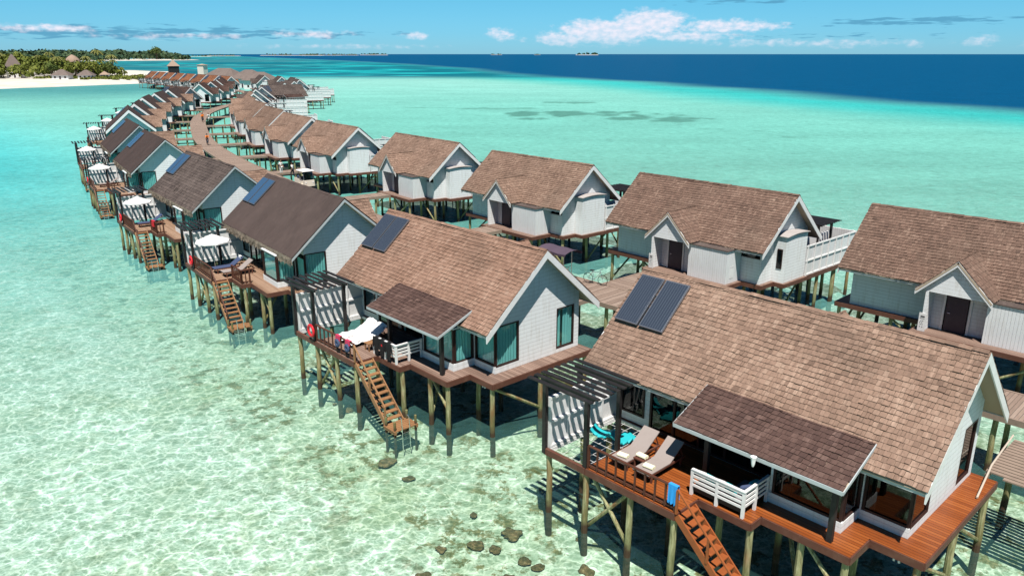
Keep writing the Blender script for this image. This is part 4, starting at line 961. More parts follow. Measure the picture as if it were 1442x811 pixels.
# second villa's terrace
c = copy_tree(LG); tag(at(c, 1, -2.55, -4.72), 'sun lounger under white towels on the second terrace, beside the pergola', 'sun lounger', 'towel covered loungers'); c.scale = (1, 1, .75); c2 = copy_tree(LG); c2.scale = (1, 1, .75); tag(at(c2, 1, -1.65, -4.72), 'sun lounger under white towels on the second terrace, nearer the little table', 'sun lounger', 'towel covered loungers')
def towel_cover(i, x, label):
    b = MB(); n = 14; m_ = 6; P = []
    for a in range(n + 1):
        y = -1.12 + 2.1 * a / n; zz = .315 if y < .15 else .315 + (y - .15) * .54; row = []
        for k in range(m_ + 1):
            xx = -.42 + .84 * k / m_; e = abs(k - m_ / 2) / (m_ / 2); row.append((xx + .03 * math.sin(a * 1.3), y, zz - (.12 if e > .9 else 0) + .035 * math.sin(a * 1.9 + k * 2.1)))
        P.append(row)
    for a in range(n):
        for k in range(m_): b.quad([P[a][k], P[a][k + 1], P[a + 1][k + 1], P[a + 1][k]])
    o = b.build('bath_towel', M['towel_white'], smooth=True, weld=True); tag(at(o, i, x, -4.72), label, 'towel', 'white towels spread over loungers')
towel_cover(1, -2.55, 'white towel spread on the second terrace lounger beside the pergola'); towel_cover(1, -1.65, 'white towel spread on the second terrace lounger nearer the little table')
side_table(1, -.55, -5.2, 'small brown wooden table on the rosy villa terrace by the white bench', 'stair_wood')
def ring(i, x, y, z, r, label, m='red_plastic', row='L', cat='lifebuoy', name='lifebuoy', group='red lifebuoys hung on terrace railings'):
    bm = bmesh.new(); n, k = 20, 10
    V_ = [[bm.verts.new(((r + .085 * math.cos(2 * math.pi * b_ / k)) * math.cos(2 * math.pi * a / n), .06 * math.sin(2 * math.pi * b_ / k), (r + .085 * math.cos(2 * math.pi * b_ / k)) * math.sin(2 * math.pi * a / n))) for b_ in range(k)] for a in range(n)]
    for a in range(n):
        for b_ in range(k): bm.faces.new([V_[a][b_], V_[(a + 1) % n][b_], V_[(a + 1) % n][(b_ + 1) % k], V_[a][(b_ + 1) % k]])
    bmesh.ops.recalc_face_normals(bm, faces=bm.faces); me = bpy.data.meshes.new(name); bm.to_mesh(me); bm.free(); me.materials.append(M[m]); [setattr(p_, 'use_smooth', True) for p_ in me.polygons]
    o = bpy.data.objects.new(name, me); COL.objects.link(o); tag(at(o, i, x, y, z, 0, row), label, cat, group); return o
ring(1, -3.55, -6.74, .55, .27, 'red lifebuoy on the pergola post of the rosy shingled villa'); ring(2, -3.55, -6.74, .55, .27, 'red lifebuoy on the railing corner of the smooth grey brown thatched villa')
ring(3, -3.55, -6.74, .55, .27, 'red lifebuoy on the railing corner of the patchy grey shingled villa'); ring(4, -3.55, -6.74, .55, .27, 'red lifebuoy on the railing corner of the darkest roofed villa')
for k, (x, m, lb) in enumerate(((-1.35, 'pink_fabric', 'pink towel over the terrace railing of the rosy villa, nearer the lifebuoy'), (-.45, 'pink_fabric', 'pink and dark towel over the terrace railing of the rosy villa, nearer the stair'))):
    drape('swim_towel', 1, x, -6.53, .89, .42, .2, m, lb, 'towel', 'pink towels on the railing')
    ring(1, x + .2, -6.63, .55, .13, 'small blue ring hanging below the pink towel %s' % ('nearer the lifebuoy' if k == 0 else 'nearer the stair'), 'navy_fabric', cat='swim ring', name='swim_ring', group='small blue rings on the railing')
for k, x in enumerate((.25, .75, 1.3)):
    b = MB(); T = .035; wx = .17
    def slab(p): b.hexa([(a, -.09 - T, c_) for a, c_ in p[:2]] + [(a, -.09, c_) for a, c_ in p[:2][::-1]] + [(a, -.09 - T, c_) for a, c_ in p[2:][::-1]] + [(a, -.09, c_) for a, c_ in p[2:]])
    slab([(-.15, -.55), (.15, -.58), (.20, .02), (-.20, .02)]); slab([(-.33, -.50), (-.24, -.52), (-.185, .0), (-.23, .0)]); slab([(.25, -.44), (.34, -.42), (.24, .0), (.19, .0)])
    slab([(-.14, -.86), (-.03, -.84), (-.01, -.585), (-.15, -.565)]); slab([(.02, -.80), (.13, -.82), (.15, -.60), (.01, -.59)]); b.box(-.05, .05, -.09 - T - .004, -.09 - T, -.30, -.2, m=1); b.box(-.12, .12, -.09, .07, .025, .045)
    o = b.build('wetsuit', [M['black_neoprene'], M['red_plastic' if k == 1 else 'black_neoprene']]); tag(at(o, 1, x + .12, -5.31, .95), ['black wetsuit on the white bench railing, nearest the stair', 'black wetsuit with red patch, middle of the three on the white bench railing', 'black wetsuit on the white bench railing, nearest its corner'][k], 'wetsuit', 'wetsuits drying on the bench railing')
def umbrella():
    t = empty('beach_umbrella'); b = MB(); b.tube([(0, 0, 0), (0, 0, 2.32)], .028, 8); b.build('pole', M['steel'], t)
    b = MB(); n = 8; r_ = 1.12
    for k in range(n):
        a0, a1 = 2 * math.pi * k / n, 2 * math.pi * (k + 1) / n
        p = [Vector((r_ * math.cos(a), r_ * math.sin(a), 1.93)) for a in (a0, a1)]; q = [Vector((.55 * r_ * math.cos(a), .55 * r_ * math.sin(a), 2.13)) for a in (a0, a1)]
        tp = Vector((0, 0, 2.4)); dn_ = [v - Vector((0, 0, .09)) for v in p]
        b.quad([p[0], p[1], q[1], q[0]]); b.quad([q[0], q[1], tp]); b.quad([dn_[0], dn_[1], p[1], p[0]])
    b.build('canopy', M['umbrella_cloth'], t)
    b = MB(); b.tube([(0, 0, 0), (0, 0, .08)], .25, 14); b.build('base', M['black_wood'], t); return t
UM = umbrella(); tag(at(UM, 2, -2.5, -5.5), 'white umbrella on the terrace of the smooth grey brown thatched villa', 'umbrella', 'white umbrellas on the left terraces')
ul = {3: 'white umbrella on the terrace of the patchy grey shingled villa', 4: 'white umbrella on the terrace of the darkest roofed villa'}
for i in range(3, 9):
    c = copy_tree(UM); tag(at(c, i, -2.5, -5.5), ul.get(i, 'white umbrella on the terrace of the %s villa in the left row' % ORD[i]), 'umbrella', 'white umbrellas on the left terraces')
LD = make_lounger('navy_fabric')
tag(at(LD, 2, -1.5, -4.9), 'dark blue sun lounger beneath the umbrella of the smooth thatched villa', 'sun lounger'); c = copy_tree(LG); tag(at(c, 2, -.3, -4.7, 0, 0), 'pale sun lounger on the smooth thatched villa terrace by the stair', 'sun lounger')
c = copy_tree(LD); tag(at(c, 3, -1.4, -4.9), 'dark sun lounger on the terrace of the patchy grey shingled villa', 'sun lounger'); c = copy_tree(LG); tag(at(c, 4, -1.4, -4.9), 'pale sun lounger on the terrace of the darkest roofed villa', 'sun lounger')
drape('red_towel', 3, .9, -5.3, .9, .8, .45, 'red_plastic', 'red towel over the terrace railing of the patchy grey shingled villa', 'towel')
drape('white_towel', 2, -1.68, -4.1, .87, .4, .3, 'towel_white', 'white towel over the raised back of the dark blue lounger', 'towel')

# ------------------------------------------------------------ people, bicycles, service carts
def skin(name, joints, edges, m, parent, root=0):
    me = bpy.data.meshes.new(name); me.from_pydata([j[:3] for j in joints], edges, []); me.materials.append(M[m])
    o = bpy.data.objects.new(name, me); COL.objects.link(o)
    if parent: o.parent = parent
    s = o.modifiers.new('skin', 'SKIN'); s.use_smooth_shade = True
    for i, j in enumerate(joints):
        sv = me.skin_vertices[0].data[i]; sv.radius = (j[3], j[3] * (j[4] if len(j) > 4 else 1)); sv.use_root = (i == root)
    su = o.modifiers.new('sub', 'SUBSURF'); su.levels = 1; su.render_levels = 1; return o
POSES = {   # hip, chest, neck, head, then L/R knee, ankle, toe; L/R elbow, hand   (x forward)
    'walk': dict(hip=(0, 0, .92), kn=[(.18, .10, .52), (-.02, -.10, .50)], an=[(.22, .10, .08), (-.30, -.10, .14)], to=[(.38, .10, .03), (-.20, -.10, .03)], ch=(.02, 0, 1.30), nk=(.03, 0, 1.50), el=[(-.14, .24, 1.12), (.14, -.24, 1.12)], ha=[(-.05, .26, .86), (.32, -.22, .95)]),
    'stand': dict(hip=(0, 0, .93), kn=[(.03, .10, .50), (.02, -.11, .50)], an=[(0, .10, .08), (-.02, -.12, .08)], to=[(.17, .12, .03), (.15, -.15, .03)], ch=(.01, 0, 1.30), nk=(.02, 0, 1.50), el=[(.02, .26, 1.12), (.08, -.26, 1.12)], ha=[(.18, .24, .92), (.30, -.12, 1.08)]),
    'ride': dict(hip=(-.22, 0, .98), kn=[(.20, .10, .82), (.12, -.10, .60)], an=[(.02, .11, .42), (-.02, -.11, .20)], to=[(.18, .11, .36), (.14, -.11, .15)], ch=(.03, 0, 1.32), nk=(.10, 0, 1.50), el=[(.24, .24, 1.16), (.24, -.24, 1.16)], ha=[(.46, .22, 1.02), (.46, -.22, 1.02)])}
def person(loc, rz, pose, shirt, trouser, label, group=None, parent=None):
    P = POSES[pose]; t = empty('person', loc, rz, label, 'person', group)
    ch, nk, hip = Vector(P['ch']), Vector(P['nk']), Vector(P['hip']); J = [(*hip, .125, .9), (*(hip.lerp(ch, .5)), .115, .85), (*ch, .135, .75), (*nk, .05)]; E_ = [(0, 1), (1, 2), (2, 3)]
    hd = nk + Vector((.02, 0, .10)); J += [(*hd, .078), (*(hd + Vector((.015, 0, .09))), .088), (*(hd + Vector((0, 0, .17))), .06)]; E_ += [(3, 4), (4, 5), (5, 6)]
    J.append((*(hd + Vector((.10, 0, .07))), .018)); E_.append((5, 7))
    for s, sg in ((0, 1), (1, -1)):
        b = len(J); J += [(hip.x, sg * .10, hip.z - .05, .095), (*P['kn'][s], .06), (*P['an'][s], .042), (*P['to'][s], .035)]; E_ += [(0, b), (b, b + 1), (b + 1, b + 2), (b + 2, b + 3)]
        b = len(J); ha = Vector(P['ha'][s]); el_ = Vector(P['el'][s]); dd = (ha - el_).normalized()
        J += [(ch.x, sg * .185, ch.z + .12, .055), (*el_, .042), (*ha, .028), (*(ha + dd * .09), .03, .5)]; E_ += [(2, b), (b, b + 1), (b + 1, b + 2), (b + 2, b + 3)]
        for f_ in (-1.5, -.5, .5, 1.5): q = ha + dd * .17 + Vector((0, f_ * .02, -.01)); J.append((*q, .009)); E_.append((b + 3, len(J) - 1))
        J.append((*(ha + dd * .08 + Vector((.03, -sg * .045, .02))), .010)); E_.append((b + 2, len(J) - 1))
    body = skin('body', J, E_, 'skin', t)
    Js = [(hip.x, 0, hip.z + .02, .145, .9), (*(hip.lerp(ch, .5)), .135, .85), (*ch, .155, .75), (*(ch.lerp(nk, .7)), .085)]; Es = [(0, 1), (1, 2), (2, 3)]
    for s, sg in ((0, 1), (1, -1)):
        b = len(Js); e = Vector((ch.x, sg * .185, ch.z + .12)); Js += [(*e, .075), (*(e.lerp(Vector(P['el'][s]), .8)), .062)]; Es += [(2, b), (b, b + 1)]
    skin('shirt', Js, Es, shirt, t)
    Jt = [(hip.x, 0, hip.z + .03, .14, .9)]; Et = []
    for s, sg in ((0, 1), (1, -1)):
        b = len(Jt); kn = Vector(P['kn'][s]); Jt += [(hip.x, sg * .10, hip.z - .05, .115), (*kn, .08), (*(kn.lerp(Vector(P['an'][s]), .85)), .062)]; Et += [(0, b), (b, b + 1), (b + 1, b + 2)]
    skin('trousers', Jt, Et, trouser, t)
    skin('hair', [(*(hd + Vector((-.02, 0, .12))), .085), (*(hd + Vector((-.01, 0, .185))), .07), (*(hd + Vector((-.06, 0, .05))), .06)], [(0, 1), (0, 2)], 'hair', t)
    return t
def bicycle(loc, rz, label):
    t = empty('bicycle', loc, rz, label, 'bicycle', 'bicycles on the boardwalk')
    for x in (-.5, .52):
        b = MB(); b.tube([(x + .33 * math.cos(a * math.pi / 10), 0, .34 + .33 * math.sin(a * math.pi / 10)) for a in range(21)], .02, 6, cap=False); w_ = b.build('wheel', M['tyre'], t)
        b = MB()
        for a in range(6): b.tube([(x, 0, .34), (x + .32 * math.cos(a * math.pi / 3), 0, .34 + .32 * math.sin(a * math.pi / 3))], .004, 4)
        b.build('spokes', M['steel'], w_)
    b = MB()
    for p, q in (((-.5, 0, .34), (-.05, 0, .30)), ((-.5, 0, .34), (-.2, 0, .78)), ((-.05, 0, .3), (-.22, 0, .85)), ((-.05, 0, .3), (.36, 0, .78)), ((-.2, 0, .76), (.36, 0, .82)), ((.34, 0, .95), (.52, 0, .34))): b.tube([p, q], .018, 6)
    b.build('frame', M['steel'], t); b = MB(); b.tube([(.42, -.25, 1.0), (.34, 0, .96), (.42, .25, 1.0)], .014, 6); b.build('handlebar', M['tyre'], t)
    b = MB(); b.box(-.36, -.10, -.07, .07, .85, .90); b.build('saddle', M['tyre'], t); return t
ph = D - .02
def walker(x, y, pose, sh, tr_, label, head, bike=None):
    person((x, y, ph), head, pose, sh, tr_, label)
    if bike: bicycle((x, y, ph), head, bike)
walker(-48.2, 122.6, 'ride', 'orange_shirt', 'dark_trousers', 'lone person in orange top and dark trousers cycling on the boardwalk bend', R(-62), 'bicycle under the lone orange rider on the boardwalk bend')
walker(-65.3, 164.8, 'ride', 'orange_shirt', 'dark_trousers', 'person in an orange top cycling in the far pair on the boardwalk', R(-68), 'bicycle under the orange rider of the far pair')
walker(-66.3, 167.6, 'walk', 'orange_shirt', 'dark_trousers', 'person in orange walking just behind the far pair on the boardwalk', R(-70))
walker(-64.6, 166.4, 'ride', 'white_cloth', 'white_cloth', 'person in white cycling in the far pair on the boardwalk', R(-68), 'bicycle under the white clad rider of the far pair')
person((-27.6, 91.6, ph), R(-40), 'stand', 'white_cloth', 'white_cloth', 'person all in white standing beside the cream cart, farther from the camera')
person((-25.6, 89.4, ph), R(160), 'walk', 'white_cloth', 'dark_trousers', 'person in a white top and dark trousers beside the cream cart')
def cart(loc, rz, label, cargo=False, canopy='umbrella_cloth', body='cart_cream'):
    t = empty('service_cart', loc, rz, label, 'cart')
    b = MB(); b.box(-1.35, 1.2, -.58, .58, .28, .46); b.box(.75, 1.2, -.56, .56, .461, .92); b.box(-.15, .25, -.54, .54, .461, .78); b.build('body', M[body], t)
    if cargo:
        b = MB(); b.box(-1.4, -.25, -.6, -.55, .461, .98); b.box(-1.4, -.25, .55, .6, .461, .98); b.box(-1.4, -1.35, -.55, .55, .461, .98); b.box(-.3, -.25, -.55, .55, .461, .98); b.build('cargo_box', M[body], t)
        for (x, y, s_, m_) in ((-1.1, -.25, .26, 'navy_fabric'), (-.7, .2, .3, 'towel_white'), (-1.05, .28, .24, 'towel_cream'), (-.62, -.28, .26, 'slat_wood')): 
            b = MB(); b.hexa([(x - s_ * .6, y - s_ * .5, .5), (x + s_ * .6, y - s_ * .5, .5), (x + s_ * .6, y + s_ * .5, .5), (x - s_ * .6, y + s_ * .5, .5), (x - s_ * .4, y - s_ * .35, 1.2), (x + s_ * .4, y - s_ * .3, 1.12), (x + s_ * .35, y + s_ * .3, 1.2), (x - s_ * .4, y + s_ * .35, 1.1)]); b.build('bundle', M[m_], t)
    b = MB(); b.box(-.18, .22, -.5, .5, .781, .86); b.box(-.24, -.14, -.5, .5, .861, 1.25); b.build('seat', M['grey_cushion'], t)
    for (x, y) in ((-.85, -.5), (-.85, .5), (.85, -.5), (.85, .5)):
        b = MB(); b.tube([(x, y - .07, .23), (x, y + .07, .23)], .23, 14); w_ = b.build('wheel', M['tyre'], t); b = MB(); b.tube([(x, y - .08, .23), (x, y + .08, .23)], .11, 10); b.build('hub', M['steel'], w_)
    for (x, y) in ((1.0, -.52), (1.0, .52), (-.3, -.52), (-.3, .52)): b = MB(); b.bar((x, y, .9 if x > 0 else .46), (x - (.15 if x > 0 else 0), y, 1.85), .04, .04); b.build('roof_post', M['metal_frame'], t)
    b = MB(); b.hexa([(-.7, -.64, 1.852), (1.1, -.64, 1.852), (1.1, .64, 1.852), (-.7, .64, 1.852), (-.66, -.6, 1.93), (1.06, -.6, 1.93), (1.06, .6, 1.93), (-.66, .6, 1.93)]); b.build('canopy', M[canopy], t)
    b = MB(); b.hexa([(1.02, -.5, .93), (1.04, -.5, .93), (1.04, .5, .93), (1.02, .5, .93), (.88, -.5, 1.82), (.90, -.5, 1.82), (.90, .5, 1.82), (.88, .5, 1.82)]); b.build('windscreen', M['windscreen_glass'], t)
    b = MB(); b.tube([(.62, 0, 1.02), (.66, 0, .92)], .15, 12); b.build('steering_wheel', M['tyre'], t)
    for y in (-.4, .4): b = MB(); b.tube([(1.2, y, .7), (1.225, y, .7)], .07, 10); b.build('headlight', M['towel_white'], t)
    return t
cart((-22.3, 82.2, ph), R(-52), 'cream service cart with white roof and loaded cargo bed on the boardwalk', True)
def canopy_trike(loc, rz):
    t = empty('canopy_tricycle', loc, rz, 'cargo tricycle under a dark purple canopy on the boardwalk behind the rosy villa', 'tricycle')
    for (x, y) in ((-.5, -.4), (-.5, .4), (1.0, 0)):
        b = MB(); b.tube([(x + .30 * math.cos(a * math.pi / 10), y, .31 + .30 * math.sin(a * math.pi / 10)) for a in range(21)], .022, 6, cap=False); b.build('wheel', M['tyre'], t)
    b = MB(); b.box(-.85, -.1, -.38, .38, .45, .95); b.build('cargo_box', M['black_wood'], t)
    b = MB()
    for p, q in (((-.1, 0, .45), (.6, 0, .5)), ((.3, 0, .42), (.15, 0, .85)), ((.6, 0, .5), (.85, 0, .95)), ((.85, 0, .95), (1.0, 0, .31))): b.tube([p, q], .02, 6)
    b.build('frame', M['steel'], t); b = MB(); b.tube([(.78, -.28, 1.0), (.85, 0, .96), (.78, .28, 1.0)], .015, 6); b.build('handlebar', M['tyre'], t); b = MB(); b.box(.02, .3, -.1, .1, .86, .92); b.build('saddle', M['tyre'], t)
    for (x, y) in ((-.8, -.36), (-.8, .36), (.75, -.36), (.75, .36)): b = MB(); b.bar((x, y, .5), (x, y, 1.98), .03, .03); b.build('canopy_post', M['steel'], t)
    b = MB(); n = 8
    for i in range(n):
        for j in range(4):
            f = lambda a, c_: (-1.25 + 2.5 * a / n, -.75 + 1.5 * c_ / 4, 2.1 - .16 * abs(c_ / 2 - 1) ** 2 - .05 * math.sin(a * math.pi / n * 2) ** 2)
            b.quad([f(i, j), f(i + 1, j), f(i + 1, j + 1), f(i, j + 1)])
    for i in range(n):
        for yy, c_ in ((-.75, 0), (.75, 4)):
            p, q = f(i, c_), f(i + 1, c_); b.quad([(p[0], yy, p[2] - .14), (q[0], yy, q[2] - .14), q, p])
    b.build('canopy', M['canopy_purple'], t); return t
canopy_trike((3.0, 47.1, ph), R(-48)); bicycle((5.2, 45.9, ph), R(-35), 'parked bicycle beside the purple canopy tricycle')

# ------------------------------------------------------------ rocks on the seabed
RP = [(-7.5, 37.0), (-9.2, 36.2), (-8.3, 35.4), (-5.3, 31.2), (-5.6, 30.2), (-2.6, 24.0), (-1.3, 24.3), (-.6, 24.0), (-3.1, 22.2), (.0, 24.9), (.5, 23.3), (-1.5, 26.2), (1.6, 20.9), (2.3, 21.4), (3.5, 20.6), (.9, 23.0), (-.2, 22.3), (2.6, 22.8), (-12, 41.5), (-11.3, 42.7), (-7, 33.4), (-.4, 21.3), (2.5, 24.6), (-4.4, 28.9), (1.2, 27.0), (4.6, 19.3)]
rr = random.Random(4)
for k, (x, y) in enumerate(RP):
    s = rr.uniform(.10, .36); o = bpy.data.objects.new('coral_rock', ROCKS[k % 4]); COL.objects.link(o); o.location = (x, y, -.95 + s * .1); o.scale = (s * rr.uniform(.8, 1.5), s * rr.uniform(.8, 1.4), s * .8); o.rotation_euler = (0, 0, rr.uniform(0, 6.28))
    tag(o, 'brown coral rock on the seabed, %s rock from the left' % (('first','second','third','fourth','fifth','sixth','seventh','eighth','ninth','tenth','eleventh','twelfth','thirteenth','fourteenth','fifteenth','sixteenth','seventeenth','eighteenth','nineteenth','twentieth','last but five','last but four','last but three','last but two','last but one','last')[sorted(range(len(RP)), key=lambda q: RP[q][0] / RP[q][1]).index(k)]), 'rock', 'brown coral rocks on the seabed')

# ------------------------------------------------------------ island, far shore
ISL = [(-1500, 150), (-900, 190), (-560, 262), (-400, 310), (-310, 352), (-252, 388), (-232, 424), (-219, 450), (-213, 474), (-214, 500), (-232, 560), (-250, 610), (-275, 655), (-300, 700), (-318, 760), (-400, 820), (-700, 900), (-1100, 980), (-1700, 1000)]
def poly_sd(px, py, poly):
    n = len(poly); d = np.full(px.shape, 1e18); ins = np.zeros(px.shape, bool)
    for i in range(n):
        ax, ay = poly[i]; bx, by = poly[(i + 1) % n]; ex, ey = bx - ax, by - ay
        tt = np.clip(((px - ax) * ex + (py - ay) * ey) / (ex * ex + ey * ey), 0, 1); d = np.minimum(d, (px - ax - tt * ex) ** 2 + (py - ay - tt * ey) ** 2)
        c1_ = (ay > py) != (by > py)
        with np.errstate(all='ignore'): ins ^= c1_ & (px < (bx - ax) * (py - ay) / (by - ay + 1e-12) + ax)
    d = np.sqrt(d); return np.where(ins, d, -d)
def land(name, poly, x0, x1, y0, y1, st, h=1.7, w_=22, m='sand'):
    xs = np.arange(x0, x1, st); ys = np.arange(y0, y1, st); gx, gy = np.meshgrid(xs, ys)
    sd = poly_sd(gx, gy, poly) + (fbm(gx / 25, gy / 25, 3, 60) - .5) * 10
    z = np.where(sd > 0, h * (1 - np.exp(-np.maximum(sd, 0) / w_)), sd * .06) + np.where(sd > 25, fbm(gx / 12, gy / 12, 3, 61) * .5, 0); z = np.maximum(z, -1.3)
    nx, ny = len(xs), len(ys); idx = np.arange(nx * ny).reshape(ny, nx); keep = (z > -1.2)
    f = np.stack([idx[:-1, :-1], idx[:-1, 1:], idx[1:, 1:], idx[1:, :-1]], -1).reshape(-1, 4); kf = keep.ravel()[f].any(1); f = f[kf]
    me = bpy.data.meshes.new(name); me.from_pydata(np.stack([gx.ravel(), gy.ravel(), z.ravel()], -1).tolist(), [], f.tolist()); me.materials.append(M[m]); me.polygons.foreach_set('use_smooth', [True] * len(f))
    o = bpy.data.objects.new(name, me); COL.objects.link(o); tag(o, kind='structure'); return o
def f_sand(t, p, o):
    g = t.node('ShaderNodeNewGeometry').outputs['Position']; n = t.noise(g, .08, 5, .6); t.put(p.inputs['Base Color'], t.ramp(n, [(.35, (.50, .46, .39)), (.65, (.62, .59, .53))]))
mat('sand', rough=.95, spec=.05, fn=f_sand)
land('beach', ISL, -1500, -190, 140, 1000, 7)
def f_leaf(c0, c1, c2):
    def fn(t, p, o):
        a = t.node('ShaderNodeAttribute', attribute_name='tone'); g = t.node('ShaderNodeNewGeometry').outputs['Position']
        f = t.math('ADD', t.math('MULTIPLY', a.outputs['Fac'], .7), t.math('MULTIPLY', t.noise(g, .05, 3), .4)); t.put(p.inputs['Base Color'], t.ramp(f, [(.15, c0), (.5, c1), (.9, c2)]))
    return fn
mat('leaves_olive', rough=.7, spec=.2, fn=f_leaf((.03, .045, .008), (.10, .125, .018), (.21, .215, .045)))
mat('leaves_green', rough=.7, spec=.2, fn=f_leaf((.022, .04, .012), (.065, .10, .022), (.14, .165, .04)))
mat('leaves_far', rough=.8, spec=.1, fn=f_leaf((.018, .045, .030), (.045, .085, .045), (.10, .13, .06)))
mat('palm_leaf', rough=.6, spec=.25, fn=f_leaf((.035, .045, .012), (.11, .12, .025), (.23, .21, .06)))
mat('trunk_bark', rough=.9, fn=f_paint((.10, .075, .055), (.06, .045, .03), .6))
mat('thatch_grey', rough=.95, fn=f_thatch((.09, .07, .062), (.21, .165, .145))); mat('thatch_tan', rough=.95, fn=f_thatch((.22, .15, .11), (.40, .29, .22)))
def crown_faces(mb, c, r, hgt, n, rr, size=1.0, lobes=7):
    L = []
    for _ in range(lobes):
        a = rr.uniform(0, 6.28); q = rr.uniform(.2, .7) * r; L.append((c[0] + q * math.cos(a), c[1] + q * math.sin(a), c[2] + rr.uniform(-.25, .45) * hgt, rr.uniform(.38, .62) * r, rr.uniform(-.2, .2)))
    for _ in range(n):
        lx, ly, lz, lr, lt = L[rr.randrange(lobes)]
        u = rr.uniform(-.5, 1); a = rr.uniform(0, 6.28); s = math.sqrt(max(0, 1 - u * u)); d = Vector((s * math.cos(a), s * math.sin(a), u * .8)); p = Vector((lx, ly, lz)) + d * lr * rr.uniform(.75, 1.05)
        nn = (d + Vector((rr.uniform(-.6, .6), rr.uniform(-.6, .6), rr.uniform(-.3, .7)))).normalized(); e = nn.orthogonal().normalized() * size * rr.uniform(.5, 1); f = nn.cross(e)
        mb.quad([p - e - f * .6, p + e - f * .6, p + e * .6 + f, p - e * .6 + f], min(1, max(0, .5 + lt + rr.gauss(0, .16))))
def broadleaf(seed, m='leaves_olive'):
    rr = random.Random(seed); t = empty('broadleaf_tree'); b = MB(); b.tube([(0, 0, 0), (.3, .1, 3), (.1, .3, 6)], .42, 8, r2=.2)
    for k in range(4): a = k * 1.6 + rr.random(); b.tube([(.2, .2, 3.6), (2.4 * math.cos(a), 2.4 * math.sin(a), 6.2 + rr.random())], .18, 6, r2=.07)
    b.build('trunk', M['trunk_bark'], t); b = MB(); crown_faces(b, (0, 0, 6.5), 4.6, 3.2, 420, rr, .55); b.build('crown', M[m], t); return t
def palm(seed, h=12):
    rr = random.Random(seed); t = empty('palm_tree'); b = MB(); lx, ly = rr.uniform(-1.5, 1.5), rr.uniform(-1.5, 1.5); b.tube([(0, 0, 0), (lx * .3, ly * .3, h * .5), (lx, ly, h)], .24, 8, r2=.14); b.build('trunk', M['trunk_bark'], t)
    b = MB()
    for k in range(17):
        a = k * 2.4 + rr.random() * .3; up = rr.uniform(.1, .8); prev = Vector((lx, ly, h)); L_ = rr.uniform(2.8, 3.8); n = 5
        for s in range(n):
            f = (s + 1) / n; q = Vector((lx + L_ * f * math.cos(a), ly + L_ * f * math.sin(a), h + up * 1.8 * f - 2.6 * f * f)); wd = .55 * (1 - abs(f - .4)); sd = Vector((-math.sin(a), math.cos(a), 0)) * wd
            b.quad([prev - sd + Vector((0, 0, -.25)), prev, q, q - sd + Vector((0, 0, -.25))], rr.uniform(.3, .8)); b.quad([prev, prev + sd + Vector((0, 0, -.25)), q + sd + Vector((0, 0, -.25)), q], rr.uniform(.3, .8)); prev = q
    b.build('crown', M['palm_leaf'], t); return t
# the wood behind the beach, one mass of crowns
TL = [(-900, 470), (-560, 475), (-420, 485), (-335, 478), (-300, 492), (-282, 500), (-268, 512), (-262, 524), (-275, 560), (-330, 610), (-450, 690), (-700, 800), (-1100, 900)]
TLn = np.array(TL, float); rr = random.Random(12); wood = MB(); pts = []
for _ in range(9000):
    x = rr.uniform(-700, -235); y = rr.uniform(470, 800)
    if float(poly_sd(np.array([x]), np.array([y]), TL)[0]) < 3: continue
    if abs(math.atan2(-x, y)) > .66: continue
    if any((x - a) ** 2 + (y - c_) ** 2 < 26 for a, c_ in pts): continue
    pts.append((x, y))
    if len(pts) > 620: break
for (x, y) in pts:
    sdv = float(poly_sd(np.array([x]), np.array([y]), TL)[0]); h = min(11.5, 4.5 + sdv * .16) * rr.uniform(.8, 1.15)
    crown_faces(wood, (x, y, h), rr.uniform(4.2, 6.4), h * .45, 90, rr, 1.1, 6)
o = wood.build('wood', M['leaves_olive']); tag(o, 'dense olive green wood covering the island behind the white beach', 'wood', kind='stuff')
scrub = MB()
for _ in range(260):
    x = rr.uniform(-300, -218); y = rr.uniform(476, 545)
    sdv = float(poly_sd(np.array([x]), np.array([y]), ISL)[0])
    if sdv < 9 or (x < -262 and y < 488): continue
    crown_faces(scrub, (x, y, 1.9), 2.4, 1.2, 40, rr, .6, 4)
o = scrub.build('scrub', M['leaves_olive']); tag(o, 'low green scrub on the sandy point at the right end of the beach', 'scrub', kind='stuff')
BT = [broadleaf(i, ('leaves_olive', 'leaves_green')[i % 2]) for i in range(3)]; PT = [palm(20 + i, 11 + i * 1.5) for i in range(3)]
tp_ = [(-352, 470), (-336, 480), (-318, 486), (-304, 492), (-288, 497), (-276, 503), (-268, 508), (-262, 515), (-372, 468), (-400, 474), (-326, 500), (-276, 512)]
for k, (x, y) in enumerate(tp_):
    o = BT[k] if k < 3 else copy_tree(BT[k % 3]); s = rr.uniform(.85, 1.35); o.location = (x, y, 1.3); o.scale = (s, s, s); o.rotation_euler = (0, 0, k * 1.1)
    tag(o, 'bushy tree at the front edge of the beach wood, %s from the left' % ORD[sorted(range(len(tp_)), key=lambda q: tp_[q][0] / tp_[q][1]).index(k)], 'tree', 'bushy trees along the back of the beach')
pp_ = [(-344, 520), (-330, 515), (-312, 530), (-298, 520), (-282, 530), (-270, 525), (-272, 540), (-266, 532), (-360, 540), (-385, 530), (-405, 545), (-322, 560), (-290, 560), (-420, 560)]
for k, (x, y) in enumerate(pp_):
    o = PT[k] if k < 3 else copy_tree(PT[k % 3]); s = rr.uniform(.95, 1.3); o.location = (x, y, 1.3); o.scale = (s, s, s); o.rotation_euler = (0, 0, k * 2.1)
    tag(o, 'coconut palm rising above the olive island wood, %s palm from the left' % ORD[sorted(range(len(pp_)), key=lambda q: pp_[q][0] / pp_[q][1]).index(k)], 'palm', 'palms standing over the wood')
